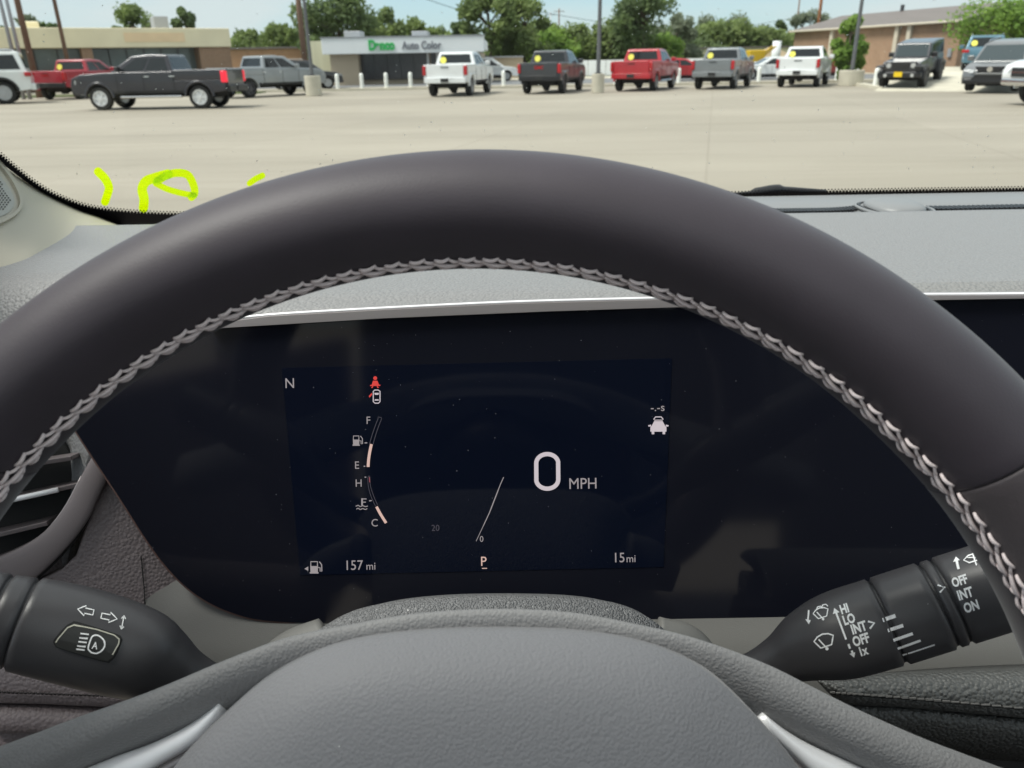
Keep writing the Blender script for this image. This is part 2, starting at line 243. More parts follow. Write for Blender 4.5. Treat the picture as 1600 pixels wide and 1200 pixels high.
# ------------------------------------------------------------------ mesh helpers
class MB:
    def __init__(s): s.v = []; s.f = []
    def add(s, vs, fs):
        o = len(s.v); s.v += [Vector(v) for v in vs]; s.f += [tuple(i + o for i in f) for f in fs]; return s
    def box(s, c, d, M=None):
        cx, cy, cz = c; dx, dy, dz = d[0] / 2, d[1] / 2, d[2] / 2
        vs = [Vector((cx + i * dx, cy + j * dy, cz + k * dz)) for k in (-1, 1) for j in (-1, 1) for i in (-1, 1)]
        if M: vs = [M @ v for v in vs]
        return s.add(vs, [(0, 2, 3, 1), (4, 5, 7, 6), (0, 1, 5, 4), (2, 6, 7, 3), (1, 3, 7, 5), (0, 4, 6, 2)])
    def cyl(s, a, b, r1, r2=None, n=16, cap=True):
        a, b = Vector(a), Vector(b); r2 = r1 if r2 is None else r2; t = (b - a).normalized()
        u = t.orthogonal().normalized(); v = t.cross(u)
        vs = [p + (u * math.cos(2 * math.pi * i / n) + v * math.sin(2 * math.pi * i / n)) * r for p, r in ((a, r1), (b, r2)) for i in range(n)]
        fs = [(i, (i + 1) % n, n + (i + 1) % n, n + i) for i in range(n)]
        if cap: fs += [tuple(range(n - 1, -1, -1)), tuple(range(n, 2 * n))]
        return s.add(vs, fs)
    def tube(s, pts, r, n=8, cap=True):
        pts = [Vector(p) for p in pts]; k = len(pts); rs = r if isinstance(r, (list, tuple)) else [r] * k
        vs = []; u = None
        for i, p in enumerate(pts):
            t = (pts[min(i + 1, k - 1)] - pts[max(i - 1, 0)]).normalized()
            u = t.orthogonal().normalized() if u is None else (u - t * u.dot(t)).normalized()
            v = t.cross(u); vs += [p + (u * math.cos(2 * math.pi * j / n) + v * math.sin(2 * math.pi * j / n)) * rs[i] for j in range(n)]
        fs = [(i * n + j, i * n + (j + 1) % n, (i + 1) * n + (j + 1) % n, (i + 1) * n + j) for i in range(k - 1) for j in range(n)]
        if cap: fs += [tuple(range(n - 1, -1, -1)), tuple(range((k - 1) * n, k * n))]
        return s.add(vs, fs)
    def grid(s, rows, closed=False):
        m = len(rows[0]); vs = [p for r in rows for p in r]; e = m if closed else m - 1
        return s.add(vs, [(i * m + j, i * m + (j + 1) % m, (i + 1) * m + (j + 1) % m, (i + 1) * m + j) for i in range(len(rows) - 1) for j in range(e)])
    def prism(s, poly, vec):
        k = len(poly); poly = [Vector(p) for p in poly]; vs = poly + [p + Vector(vec) for p in poly]
        tr = tessellate_polygon([poly]); fs = [tuple(t) for t in tr] + [tuple(i + k for i in reversed(t)) for t in tr]
        return s.add(vs, fs + [(i, i + k, (i + 1) % k + k, (i + 1) % k) for i in range(k)])
    def build(s, name, m, parent=None, smooth=False, bevel=0, seg=2, solid=0, loc=None):
        me = bpy.data.meshes.new(name)
        off = Vector(loc) if loc is not None else (Vector(parent['_o']) if parent is not None and '_o' in parent else Vector((0, 0, 0)))
        me.from_pydata([v - off for v in s.v], [], s.f); me.materials.append(m if not isinstance(m, str) else MT[m])
        bm = bmesh.new(); bm.from_mesh(me); bmesh.ops.recalc_face_normals(bm, faces=bm.faces); bm.to_mesh(me); bm.free()
        o = bpy.data.objects.new(name, me); col.objects.link(o)
        if parent is not None:
            o.parent = parent; o['_o'] = tuple(off)
        elif loc is not None: o.location = off; o['_o'] = tuple(off)
        if solid: q = o.modifiers.new('solid', 'SOLIDIFY'); q.thickness = solid; q.offset = 0
        if bevel: q = o.modifiers.new('bevel', 'BEVEL'); q.width = bevel; q.segments = seg; q.limit_method = 'ANGLE'; q.angle_limit = R(35)
        if smooth or bevel:
            for p in me.polygons: p.use_smooth = True
            if bevel: q = o.modifiers.new('wn', 'WEIGHTED_NORMAL')
        return o
def tag(o, label=None, cat=None, group=None, kind=None):
    if label: o['label'] = label
    if cat: o['category'] = cat
    if group: o['group'] = group
    if kind: o['kind'] = kind
    return o
def thing(name, label, cat, loc=(0, 0, 0), rz=0, group=None):
    o = bpy.data.objects.new(name, None); col.objects.link(o); o.empty_display_size = 0.05
    o.location = loc; o.rotation_euler = (0, 0, rz); tag(o, label, cat, group)
    return o
def here(name, label, cat, loc, group=None):   # parts given in world coordinates
    o = thing(name, label, cat, loc, 0, group); o['_o'] = tuple(loc); return o
def catmull(pts, n=8):
    pts = [Vector(p) for p in pts]; P = [pts[0] * 2 - pts[1]] + pts + [pts[-1] * 2 - pts[-2]]; o = []
    for i in range(1, len(P) - 2):
        for k in range(n):
            t = k / n; a, b, c, d = P[i - 1], P[i], P[i + 1], P[i + 2]
            o.append(0.5 * ((2 * b) + (c - a) * t + (2 * a - 5 * b + 4 * c - d) * t * t + (3 * b - a - 3 * c + d) * t ** 3))
    return o + [pts[-1]]
def cat2(pts, n=8): return [(p.x, p.y) for p in catmull([(a, b, 0) for a, b in pts], n)]

# decals: outlines drawn in photo pixels, laid on a real surface
class Decal:
    def __init__(s): s.p = []
    def poly(s, pts): s.p.append(list(pts)); return s
    def stroke(s, pts, wd, closed=False, cap=False):
        pts = [Vector((a, b)) for a, b in pts]
        if closed: pts = pts + [pts[0]]
        q = []
        for i in range(len(pts) - 1):
            k = max(1, int((pts[i + 1] - pts[i]).length / 6)); q += [pts[i].lerp(pts[i + 1], j / k) for j in range(k)]
        q.append(pts[-1]); L_, R_ = [], []
        for i, p in enumerate(q):
            a = q[max(i - 1, 0)]; b_ = q[min(i + 1, len(q) - 1)]
            if closed and i in (0, len(q) - 1): a, b_ = q[-2], q[1]
            t_ = (b_ - a).normalized(); nn_ = Vector((-t_.y, t_.x)) * (wd[i * len(wd) // len(q)] if isinstance(wd, list) else wd) / 2
            L_.append(p + nn_); R_.append(p - nn_)
        for i in range(len(q) - 1): s.p.append([L_[i], L_[i + 1], R_[i + 1], R_[i]])
        if cap:
            for e_, f_ in ((0, 1), (-1, -2)):
                c_ = q[e_]; t_ = (q[e_] - q[f_]).normalized(); n_ = Vector((-t_.y, t_.x)); w_ = wd / 2
                s.p.append([c_ + n_ * w_ * math.cos(a) + t_ * w_ * math.sin(a) for a in [math.pi * k / 8 for k in range(9)]])
        return s
    def circle(s, x, y, r, n=14): return s.poly([(x + r * math.cos(2 * math.pi * i / n), y + r * math.sin(2 * math.pi * i / n)) for i in range(n)])
    def ring(s, x, y, rx, ry, wd, n=24, rot=0):
        return s.stroke([(x + rx * math.cos(a) * math.cos(rot) - ry * math.sin(a) * math.sin(rot), y + rx * math.cos(a) * math.sin(rot) + ry * math.sin(a) * math.cos(rot)) for a in [2 * math.pi * i / n for i in range(n)]], wd, True)
    def text(s, body, x, y, h, rot=0, sx=1.0, bold=0.0, align='LEFT', shear=0):
        cu = bpy.data.curves.new('t', 'FONT'); cu.body = body; cu.size = 1; cu.align_x = align; cu.offset = bold; cu.resolution_u = 3
        ob = bpy.data.objects.new('t', cu); col.objects.link(ob)
        me = bpy.data.meshes.new_from_object(ob.evaluated_get(bpy.context.evaluated_depsgraph_get()))
        bpy.data.objects.remove(ob); k = h / 0.72; c_, s_ = math.cos(rot), math.sin(rot)
        vs = []
        for v in me.vertices:
            a, b_ = (v.co.x + shear * v.co.y) * k * sx, -v.co.y * k
            vs.append((x + a * c_ - b_ * s_, y + a * s_ + b_ * c_))
        for p in me.polygons: s.p.append([vs[i] for i in p.vertices])
        bpy.data.meshes.remove(me); return s
    def lay(s, name, m, surf, off, parent, thick=0):
        mb = MB()
        for pl in s.p:
            q = []
            for x, y in pl:
                h, n_ = surf(x, y)
                if h is None: q = None; break
                q.append(h + n_ * off)
            if q: mb.add(q, [tuple(range(len(q)))])
        o = mb.build(name, m, parent, solid=thick); return o
def plane_surf(P0, n):
    if n.dot(FW) > 0: n = -n
    return lambda x, y: (hit(x, y, P0, n), n)
def mesh_surf(o):
    T = BVHTree.FromPolygons([v.co + Vector(o['_o']) for v in o.data.vertices], [tuple(p.vertices) for p in o.data.polygons])
    def f(x, y):
        r = ray(x, y).normalized(); h, n_, i, d = T.ray_cast(CAM, r)
        if h is None: return None, None
        if n_.dot(r) > 0: n_ = -n_
        return h, n_
    return f
def bolster(up, lo, bulge, back=0.012, n=10, sub=6, ex=1.0):
    """closed roll between two edges (3-D point lists), its front swelling towards the driver"""
    up, lo = catmull(up, sub), catmull(lo, sub); rows = []
    for i, (a, b_) in enumerate(zip(up, lo)):
        j = min(i, len(up) - 2); t_ = (up[j + 1] - up[j]).normalized(); d = (b_ - a)
        nn_ = t_.cross(d).normalized()
        if nn_.dot(CAM - a) < 0: nn_ = -nn_
        r = [a + d * (0.5 - 0.5 * math.cos(math.pi * k / n)) + nn_ * bulge * (max(0, math.sin(math.pi * k / n)) ** ex) for k in range(n + 1)]
        r += [b_ - nn_ * back, a - nn_ * back]; rows.append(r)
    mb = MB().grid(rows, True); m_ = len(rows[0])
    mb.f += [tuple(range(m_)), tuple(range((len(rows) - 1) * m_, len(rows) * m_))]
    return mb
def slab(px_poly, P0, n, thick):
    if n.dot(FW) > 0: n = -n
    return MB().prism([hit(x, y, P0, n) for x, y in px_poly], -n * thick)
# ================================================================== INSIDE THE CAR
def C3(x, y, z): return Vector((x, y, EYE + z))      # cabin coordinates: metres from the eye point
# ---- windshield: one sloping sheet, rear edge over the driver, front edge behind the dash
WP = C3(0, 0.785, -0.127); WSL = R(27); WN = Vector((0, -math.sin(WSL), -math.cos(WSL)))
WN_OUT = -WN
ws = here('windshield', 'clear sloping windshield with black dotted border and lime marker writing', 'windshield', (0.35, 0.5, EYE))
gl = MB(); edge_px = [(-260, 20), (-120, 130), (0, 240), (60, 288), (105, 311), (150, 324), (215, 331), (300, 334), (500, 335), (800, 318), (1150, 302), (1400, 297), (1600, 294), (1900, 289), (2400, 280)]
fr_px = cat2(edge_px, 6)
gb = [hit(x, y, WP, WN) for x, y in fr_px]
yt = 0.10; top_pts = [Vector((p.x * (1.0 - 0.05), yt, EYE + (-0.127 + (0.785 - yt) * math.tan(WSL)))) for p in (gb[0], gb[-1])]
low = [hit(x, y + 22, WP, WN) for x, y in fr_px]
gl.prism([top_pts[0]] + low + [top_pts[1]], WN_OUT * 0.004)
glass = gl.build('glass', 'glass', ws)
insd = lambda x, y: (hit(x, y, WP, WN), WN)
d = Decal()
inner = cat2([(-260, 60), (-120, 156), (0, 251), (60, 296), (120, 327), (160, 341), (188, 352), (215, 362), (300, 375), (500, 380), (800, 372), (1150, 345), (1400, 345), (1600, 345), (1900, 345), (2400, 345)], 6)
k = min(len(fr_px), len(inner))
for i in range(len(fr_px) - 1):
    a, b_ = fr_px[i], fr_px[i + 1]; c_, e_ = inner[min(i, len(inner) - 1)], inner[min(i + 1, len(inner) - 1)]
    d.poly([a, b_, e_, c_])
d.lay('ceramic_border', 'frit', insd, 0.0012, ws)
d = Decal(); dist = 0.0
for i in range(len(fr_px) - 1):
    a, b_ = Vector(fr_px[i]), Vector(fr_px[i + 1]); ln = (b_ - a).length
    while dist < ln:
        p = a.lerp(b_, dist / ln); nn_ = Vector(((b_ - a).y, -(b_ - a).x)).normalized()
        if nn_.y > 0: nn_ = -nn_
        for q, (o_, r_) in enumerate(((0.5, 2.3), (4.0, 1.25))):
            e_ = p + nn_ * o_ + (b_ - a).normalized() * (2.6 * q)
            d.circle(e_.x, e_.y, r_, 8)
        dist += 5.2
    dist -= ln
dd = d.lay('dot_border', 'frit', insd, 0.0010, ws); dd['kind'] = 'stuff'
outs = lambda x, y: (hit(x, y, WP, WN) + WN_OUT * 0.004, WN_OUT)
for strokes in ([([(153, 276), (164, 287), (170, 300), (168, 310), (164, 322)], 13)],
                [([(224, 332), (225, 318), (222, 303), (228, 291), (244, 285), (262, 280)], 15), ([(245, 291), (258, 283), (275, 278), (293, 281), (302, 296), (304, 309), (299, 315)], 12), ([(303, 312), (288, 310), (262, 303), (243, 294)], 9)],
                [([(390, 294), (398, 288), (410, 282)], 9)]):
    d = Decal()
    for pts, wd in strokes:
        d.stroke(cat2(pts, 5), wd, cap=True)
    d.lay('marker_stroke', 'marker', outs, 0.0006, ws, thick=0.0003)
d = Decal(); rs0 = random.Random(4)
for _ in range(260):
    x, y = rs0.uniform(0, 1600), rs0.uniform(-20, 290); r_ = rs0.choice((0.4, 0.5, 0.7, 1.1)); a_ = rs0.uniform(0, 3.14); l_ = rs0.uniform(0.5, 3.5)
    d.stroke([(x, y), (x + l_ * math.cos(a_), y + l_ * math.sin(a_))], r_)
dd = d.lay('dust_specks', 'white', outs, 0.0004, ws); dd['kind'] = 'stuff'
# wiper resting outside the glass
wb = MB(); pts = [PY(1140, 306, 0.86), PY(1180, 302, 0.865), PY(1210, 297.0, 0.87), PY(1240, 298, 0.875), PY(1290, 302, 0.88)]
wip = here('windshield_wiper', 'black wiper arm parked outside at the base of the windshield', 'wiper', pts[1])
MB().tube(catmull(pts, 4), [0.003] * 4 + [0.006] * 6 + [0.004] * 7, 8).build('arm', 'black', wip, smooth=True)
MB().tube([p + Vector((0.01, 0.012, -0.004)) for p in pts[1:]], 0.003, 6).build('blade', 'black', wip, smooth=True)

# ---- dashboard
dash = here('dashboard', 'grey dashboard with pale top pad, side vent and stitched leather panels', 'dashboard', (0.3, 0.4, EYE - 0.4))
def pad_z(x, y, y0=0.341, z0=-0.102):
    t = (y - y0) / 0.31; z = z0 - 0.022 * t
    z += -0.006 * math.exp(-((y - y0) / 0.012) ** 2)
    if x < -0.18 and y < 0.44: z -= 20 * (0.44 - y) ** 2 * min(1, (-0.18 - x) / 0.08)
    if x < -0.22: z -= 0.05 * max(0, (-0.24 - x)) * max(0, (0.50 - y)) / 0.1
    return z
rows = []
for j in range(41):
    y = 0.3405 + 0.3125 * (j / 40)
    rows.append([C3(x, y, pad_z(x, y)) for x in [-0.46 + 1.6 * i / 80 for i in range(81)]])
mb = MB().grid(rows); mb.build('top_pad', 'pad', dash, smooth=True, solid=0.004)
# rear defrost strip with two long recesses and a sensor dome
VG = ((PY(1215, 330, 0.68).x, 0.085), (PY(1640, 325, 0.68).x, 0.13), (-0.2, 0.10))
def strip_z(x, y):
    t = (y - 0.6545) / 0.118; z = -0.1245 - 0.003 * t
    for xc, half in VG:
        e = max(0, 1 - (abs(x - xc) / half) ** 4); s_ = math.exp(-((t - 0.30) / 0.20) ** 2)
        z -= 0.010 * e * s_
    return z
rows = [[C3(x, 0.6545 + 0.118 * (j / 24), strip_z(x, 0.6545 + 0.118 * (j / 24))) for x in [-0.13 + 1.33 * i / 150 for i in range(151)]] for j in range(25)]
ds = MB().grid(rows).build('defrost_strip', 'strip', dash, smooth=True)
for xc, half in VG[:2]:
    sl_ = MB()
    for q in range(60):
        x = xc - half + 2 * half * (q + 0.5) / 60; e = 1 - abs((q + 0.5) / 60 * 2 - 1) ** 3
        if e > 0.08: sl_.box((x, 0.6545 + 0.118 * 0.40, EYE + strip_z(x, 0.6545 + 0.118 * 0.40) + 0.003 * e), (half / 50, 0.016, 0.005 * e))
    sl_.build('defrost_vent', 'black', dash)
# sensor dome
cy_ = 0.69; cx_ = PY(1398, 317, cy_).x
def egg(t_, rx, ry): return rx * math.copysign(abs(math.cos(t_)) ** 0.85, math.cos(t_)), ry * math.copysign(abs(math.sin(t_)) ** 0.75, math.sin(t_))
sd_ = MB(); rr = []
for k in range(9):
    a = k / 8 * math.pi / 2; f_ = math.cos(a) ** 0.45
    rr.append([C3(cx_ + egg(2 * math.pi * t_ / 40, 0.0225, 0.030)[0] * f_, cy_ + egg(2 * math.pi * t_ / 40, 0.0225, 0.030)[1] * f_, -0.1255 + 0.006 * math.sin(a)) for t_ in range(40)])
sd_.grid(rr, True); sd_.build('sensor_dome', 'strip', dash, smooth=True)
MB().tube([C3(cx_ + egg(2 * math.pi * t_ / 40, 0.029, 0.034)[0], cy_ + egg(2 * math.pi * t_ / 40, 0.029, 0.034)[1], -0.1262) for t_ in range(41)], 0.0014, 6).build('sensor_rim', 'strip', dash, smooth=True)
MB().tube([C3(cx_ + egg(2 * math.pi * t_ / 40, 0.0262, 0.032)[0], cy_ + egg(2 * math.pi * t_ / 40, 0.0262, 0.032)[1], -0.1260) for t_ in range(41)], 0.0012, 6).build('sensor_gap', 'black', dash, smooth=True)
# bulk of the dashboard under the pad
MB().box((0.34, 0.60, EYE - 0.40), (1.62, 0.34, 0.50)).build('dash_core', 'under', dash)
# front edge band of the pad (coarser grain) and bright lip + silver strip above the screens
YF = 0.3405
rows = []
for j in range(6):
    y = YF + 0.0185 * j / 5; rows.append([C3(x, y, pad_z(x, y) + 0.0026) for x in [0.125 + 1.0 * i / 30 for i in range(31)]])
MB().grid(rows).build('pad_band', 'padband', dash, smooth=True)
# ---- instrument cluster: the long black screen panel
SN = Vector((0, -math.cos(R(8.2)), math.sin(R(8.2)))); SP = W(745, 730, 0.367)
sil_t = [(335, 505), (420, 494), (600, 484), (800, 474.5), (1000, 469), (1100, 466.5), (1300, 463), (1460, 462), (1600, 461), (2100, 457)]
sil_b = [(325, 516), (350, 512.5), (600, 497.5), (850, 487), (1000, 482), (1100, 479), (1250, 474), (1460, 469), (1600, 466.5), (2100, 461)]
slab(sil_t + sil_b[::-1], SP + SN * 0.003, SN, 0.012).build('silver_strip', 'silver', dash, bevel=0.0006)
MB().tube([hit(x, y - 1.5, SP + SN * 0.002, SN) for x, y in cat2([(345, 503), (420, 493.5), (600, 483), (800, 473.5), (1000, 468), (1100, 465.5), (1300, 462.5), (1460, 461.5), (1600, 460.5), (2100, 456)], 4)], 0.0007, 6).build('bright_lip', 'chrome', dash, smooth=True)
ic = here('instrument_cluster', 'long glossy black screen panel showing 0 MPH, fuel and temperature gauges', 'instrument cluster', SP)
edge = [(350, 513), (600, 498), (850, 487.5), (1100, 479.5), (1250, 474.5), (1460, 469.5), (1600, 467), (2100, 461), (2120, 480), (2120, 900), (2100, 925), (1600, 948), (1240, 964), (900, 973), (600, 975)]
corner = cat2([(455, 973), (400, 968), (355, 955), (318, 937), (285, 912), (255, 880), (225, 838), (190, 783), (140, 707), (95, 636), (75, 600), (72, 570), (90, 548), (150, 532), (250, 521)], 4)
bz = slab(edge + corner, SP, SN, 0.009).build('screen_panel', 'bezel', ic, bevel=0.0008)
slab([(440, 575), (1050, 560), (1037, 886), (469, 899)], SP + SN * 0.0002, SN, 0.0001).build('display', 'display', ic)
ssurf = plane_surf(SP, SN); OFF = 0.00045
lft = cat2([(93, 640), (95, 636), (140, 707), (190, 783), (225, 838), (255, 880), (285, 912), (318, 937), (355, 955), (400, 968), (455, 973), (480, 975)], 4)
MB().tube([hit(x, y, SP - SN * 0.001, SN) for x, y in lft], 0.0007, 6).build('panel_edge', mat('edge_brown', (0.12, 0.07, 0.06), 0.4), ic, smooth=True)
def readout(name, fn, m, lab=None):
    d = Decal(); fn(d); o = d.lay(name, m, ssurf, OFF, ic)
    if lab: o['label'] = lab
    return o
readout('compass_letter', lambda d: d.text('N', 445, 606, 16, R(-1), 0.95), 'leddim')
readout('range_readout', lambda d: (d.text('157', 538, 890, 15.5, R(-1), 0.92), d.text('mi', 572, 889.5, 12, R(-1), 0.95)), 'leddim')
readout('trip_readout', lambda d: (d.text('15', 957, 878, 15.5, R(-1), 0.92), d.text('mi', 978, 877.8, 12, R(-1), 0.95)), 'leddim')
readout('gear_letter', lambda d: (d.text('P', 750.5, 883.5, 15, R(-1), 0.95), d.stroke([(753, 887.5), (761, 887.3)], 1.2)), 'ledpeach')
readout('speed_digit', lambda d: d.stroke([(855 + 17.2 * math.cos(a) , 736 + (12.5 if math.sin(a) > 0 else -12.5) + 14.5 * math.sin(a)) for a in [2 * math.pi * i / 40 + 0.001 for i in range(40)]], 6.6, True), 'led')
readout('speed_unit', lambda d: d.text('MPH', 888, 763.5, 17.5, R(-1), 0.93), 'leddim')
readout('tachometer_needle', lambda d: d.stroke([(744, 845), (765, 800), (782, 756), (787, 745)], [0.9, 1.3, 1.6, 1.2]), 'leddim')
readout('tachometer_digit', lambda d: d.text('0', 749.5, 846, 9.5, R(-1), 0.95), 'leddim')
readout('tachometer_mark', lambda d: d.text('20', 674, 829, 10, R(-1), 0.95), 'ledfaint')
readout('follow_readout', lambda d: (d.text('-.-s', 1016, 642, 12.5, R(-1), 1.05)), 'leddim')
def car_icon(d):
    d.stroke([(1021, 655), (1024, 651), (1033, 651), (1036, 655)], 1.6); d.stroke([(1022, 656), (1035, 656)], 1.3)
    d.poly([(1018, 665), (1022, 657.5), (1035, 657.5), (1039, 665), (1041, 667), (1041, 674), (1016, 674), (1016, 667)])
    d.poly([(1018, 674), (1022, 674), (1022, 678), (1018, 678)]).poly([(1035, 674), (1039, 674), (1039, 678), (1035, 678)])
    d.poly([(1012.5, 664), (1017, 663), (1017, 666), (1013, 666)]).poly([(1040, 663), (1044.5, 664), (1044, 666), (1040, 666)])
readout('follow_icon', car_icon, 'led')
def pump(d, x, y, s=1.0, arrow=False):
    d.stroke([(x, y), (x, y - 14 * s), (x + 9 * s, y - 14 * s), (x + 9 * s, y)], 1.5 * s, True); d.poly([(x, y - 8 * s), (x + 9 * s, y - 8 * s), (x + 9 * s, y), (x, y)])
    d.stroke([(x - 1.5 * s, y + 1.2 * s), (x + 10.5 * s, y + 1.2 * s)], 1.8 * s)
    d.stroke([(x + 10 * s, y - 6 * s), (x + 12.5 * s, y - 6 * s), (x + 12.7 * s, y - 1 * s), (x + 15 * s, y - 1 * s), (x + 14.6 * s, y - 10 * s), (x + 11.5 * s, y - 14 * s)], 1.4 * s)
    if arrow: d.poly([(x - 10, y - 5), (x - 4, y - 8.5), (x - 4, y - 1.5)])
readout('fuel_side_icon', lambda d: pump(d, 486, 893, 1.15, True), 'leddim')
fg = readout('fuel_gauge', lambda d: (d.text('F', 572, 662, 12, R(-1), 0.95), d.text('E', 554, 732, 12, R(-1), 0.95), pump(d, 552.5, 694, 0.95), d.stroke([(570, 691.5), (574, 691.4)], 1.6), d.stroke([(568.5, 728), (571, 728)], 1.6)), 'leddim')
def layto(name, fn, m, par):
    d = Decal(); fn(d); return d.lay(name, m, ssurf, OFF + 0.00005, par)
FC = lambda t: (575.5 + 20 * t ** 1.7, 729 - 79 * t)
layto('gauge_bar', lambda d: d.stroke([FC(t_ / 20) for t_ in range(0, 10)], 4.4), 'ledpeach', fg)
layto('gauge_outline', lambda d: (d.stroke([(x - 3 + 1.5 * 0, y) for x, y in [FC(t_ / 20) for t_ in range(9, 20)]] + [(591, 651), (596, 652)] + [(x + 2.6, y) for x, y in [FC(t_ / 20) for t_ in range(19, 8, -1)]], 1.0)), 'ledfaint', fg)
tg = readout('temperature_gauge', lambda d: (d.text('H', 555, 760, 12, R(-1), 0.95), d.text('C', 580, 822, 12, R(-1), 0.95),
    d.stroke([(566, 778), (566, 789)], 2.6), d.stroke([(566, 779), (573, 779)], 1.4), d.stroke([(566, 784), (572, 784)], 1.4), d.stroke(cat2([(556, 790.5), (560, 789), (563, 791), (567, 789.5), (571, 791), (575, 790)], 3), 1.3),
    d.stroke(cat2([(557, 795), (560, 793.5), (563, 795.5), (567, 794), (571, 795.5), (574, 794)], 3), 1.3), d.stroke([(577, 782), (581, 781.6)], 1.6), d.stroke([(570, 745), (572.5, 745)], 1.5)), 'leddim')
layto('gauge_bar', lambda d: d.stroke(cat2([(588.5, 791), (595, 803), (603.5, 816.5)], 5), 4.2), 'ledpeach', tg)
layto('gauge_outline', lambda d: d.stroke(cat2([(587, 790), (580, 775), (576, 760), (575, 746), (578, 744), (579, 758), (584, 774), (590, 788)], 5), 0.9), 'ledfaint', tg)
layto('gauge_limit', lambda d: d.stroke([(577.5, 745), (578, 753)], 1.6), mat('lit_dull_red', (0, 0, 0), 0.5, emit=(0.35, 0.08, 0.1, 0.5)), tg)
readout('seatbelt_lamp', lambda d: (d.circle(586.5, 590.5, 3), d.poly([(581, 601), (583, 594.5), (590, 594.5), (592.5, 601)]), d.stroke([(578.5, 602), (594.5, 601.6)], 1.8), d.stroke([(583, 602), (582, 605), (580.5, 605)], 1.7), d.stroke([(589.5, 602), (590.5, 605), (592, 605)], 1.7)), 'ledred')
readout('door_open_lamp', lambda d: (d.stroke([(583.5, 611), (586, 609), (591, 609), (594, 611), (594, 627), (591.5, 629.5), (586, 629.5), (583.5, 627)], 1.5, True), d.poly([(585, 613.5), (592.5, 613.5), (591.5, 616.5), (586, 616.5)]), d.poly([(586, 623.5), (591.5, 623.5), (592.3, 625.5), (585.3, 625.5)])), 'led')
readout('open_door_mark', lambda d: d.poly([(577.5, 621), (576.5, 618.5), (581, 613.5), (582, 616)]), 'ledred')

# ---- lower dash sheet behind the wheel
prof = [(0.345, -0.225), (0.322, -0.247), (0.312, -0.262), (0.300, -0.285), (0.290, -0.33), (0.285, -0.42)]
prof = [(p.x, p.y) for p in catmull([(a, b_, 0) for a, b_ in prof], 5)]
rows = [[C3(x, y, z) for x in [-0.187 + 1.27 * i / 50 for i in range(51)]] for y, z in prof]
MB().grid(rows).build('lower_panel', 'lowdash', dash, smooth=True, solid=0.003)
# leather side panel, taupe vent surround, vent
LN = Vector((0.25, -math.cos(R(20)), math.sin(R(20)))).normalized(); LP = W(170, 850, 0.385)
slab([(158, 752), (260, 740), (330, 868), (330, 960), (330, 1150), (60, 1150), (-200, 1120), (-200, 1000), (20, 925), (95, 890), (118, 868)], LP, LN, 0.01).build('leather_panel', 'leather', dash, bevel=0.0012)
lsurf = plane_surf(LP, LN)
SNL = mat('seam_black', (0.01, 0.01, 0.01), 0.8)
d = Decal(); d.stroke([(221, 868), (226, 920), (228, 970)], 2.0); d.lay('panel_seam', SNL, lsurf, 0.0008, dash)
VP = LP + LN * 0.004
pu = [hit(x, y, VP, LN) for x, y in [(158, 690), (130, 738), (100, 795), (60, 838), (0, 870), (-80, 895)]]
pl = [hit(x, y, VP, LN) for x, y in [(182, 724), (158, 768), (135, 815), (98, 862), (52, 906), (-20, 960)]]
bolster(pu, pl, 0.0018, back=0.012, sub=5).build('vent_surround', 'taupe', dash, smooth=True)
d = Decal(); d.stroke(cat2([(156, 772), (134, 819), (98, 866), (50, 912)], 4), 4); d.lay('surround_seam', SNL, lsurf, 0.0012, dash)
av = here('air_vent', 'side air vent with thin silver-edged blades left of the screen', 'air vent', W(60, 780, 0.40))
slab([(86, 672), (130, 742), (100, 797), (60, 840), (0, 872), (-120, 905), (-120, 640), (40, 600)], LP - LN * 0.022, LN, 0.004).build('cavity', 'under', av)
for (a, b_), bright in ((((-60, 742), (112, 716)), 0), (((-60, 798), (122, 758)), 1), (((-60, 850), (74, 818)), 0)):
    P_, Q_ = hit(*a, LP - LN * 0.002, LN), hit(*b_, LP - LN * 0.002, LN)
    up = Vector((0, 0, 1)); bl = MB().add([P_ + up * 0.0012, Q_ + up * 0.0012, Q_ - up * 0.0012, P_ - up * 0.0012, P_ + up * 0.0012 - LN * 0.018, Q_ + up * 0.0012 - LN * 0.018, Q_ - up * 0.0012 - LN * 0.018, P_ - up * 0.0012 - LN * 0.018],
        [(0, 1, 2, 3), (4, 7, 6, 5), (0, 4, 5, 1), (3, 2, 6, 7), (1, 5, 6, 2), (0, 3, 7, 4)])
    s_ = bl.build('blade', 'taupe', av, bevel=0.0004)
    if bright: MB().tube([P_ + LN * 0.001, P_.lerp(Q_, 0.83) + LN * 0.001], 0.0014, 8).build('blade_accent', 'chrome', s_, smooth=True)
MB().tube([hit(x, y, LP - LN * 0.001, LN) for x, y in cat2([(128, 744), (98, 799), (58, 843), (0, 874), (-60, 892)], 4)], 0.0007, 6).build('vent_edge', 'silver', av, smooth=True)
slab([(-1100, 430), (110, 640), (110, 1300), (-1100, 1300)], LP - LN * 0.032, LN, 0.01).build('dash_side', 'leather', dash)
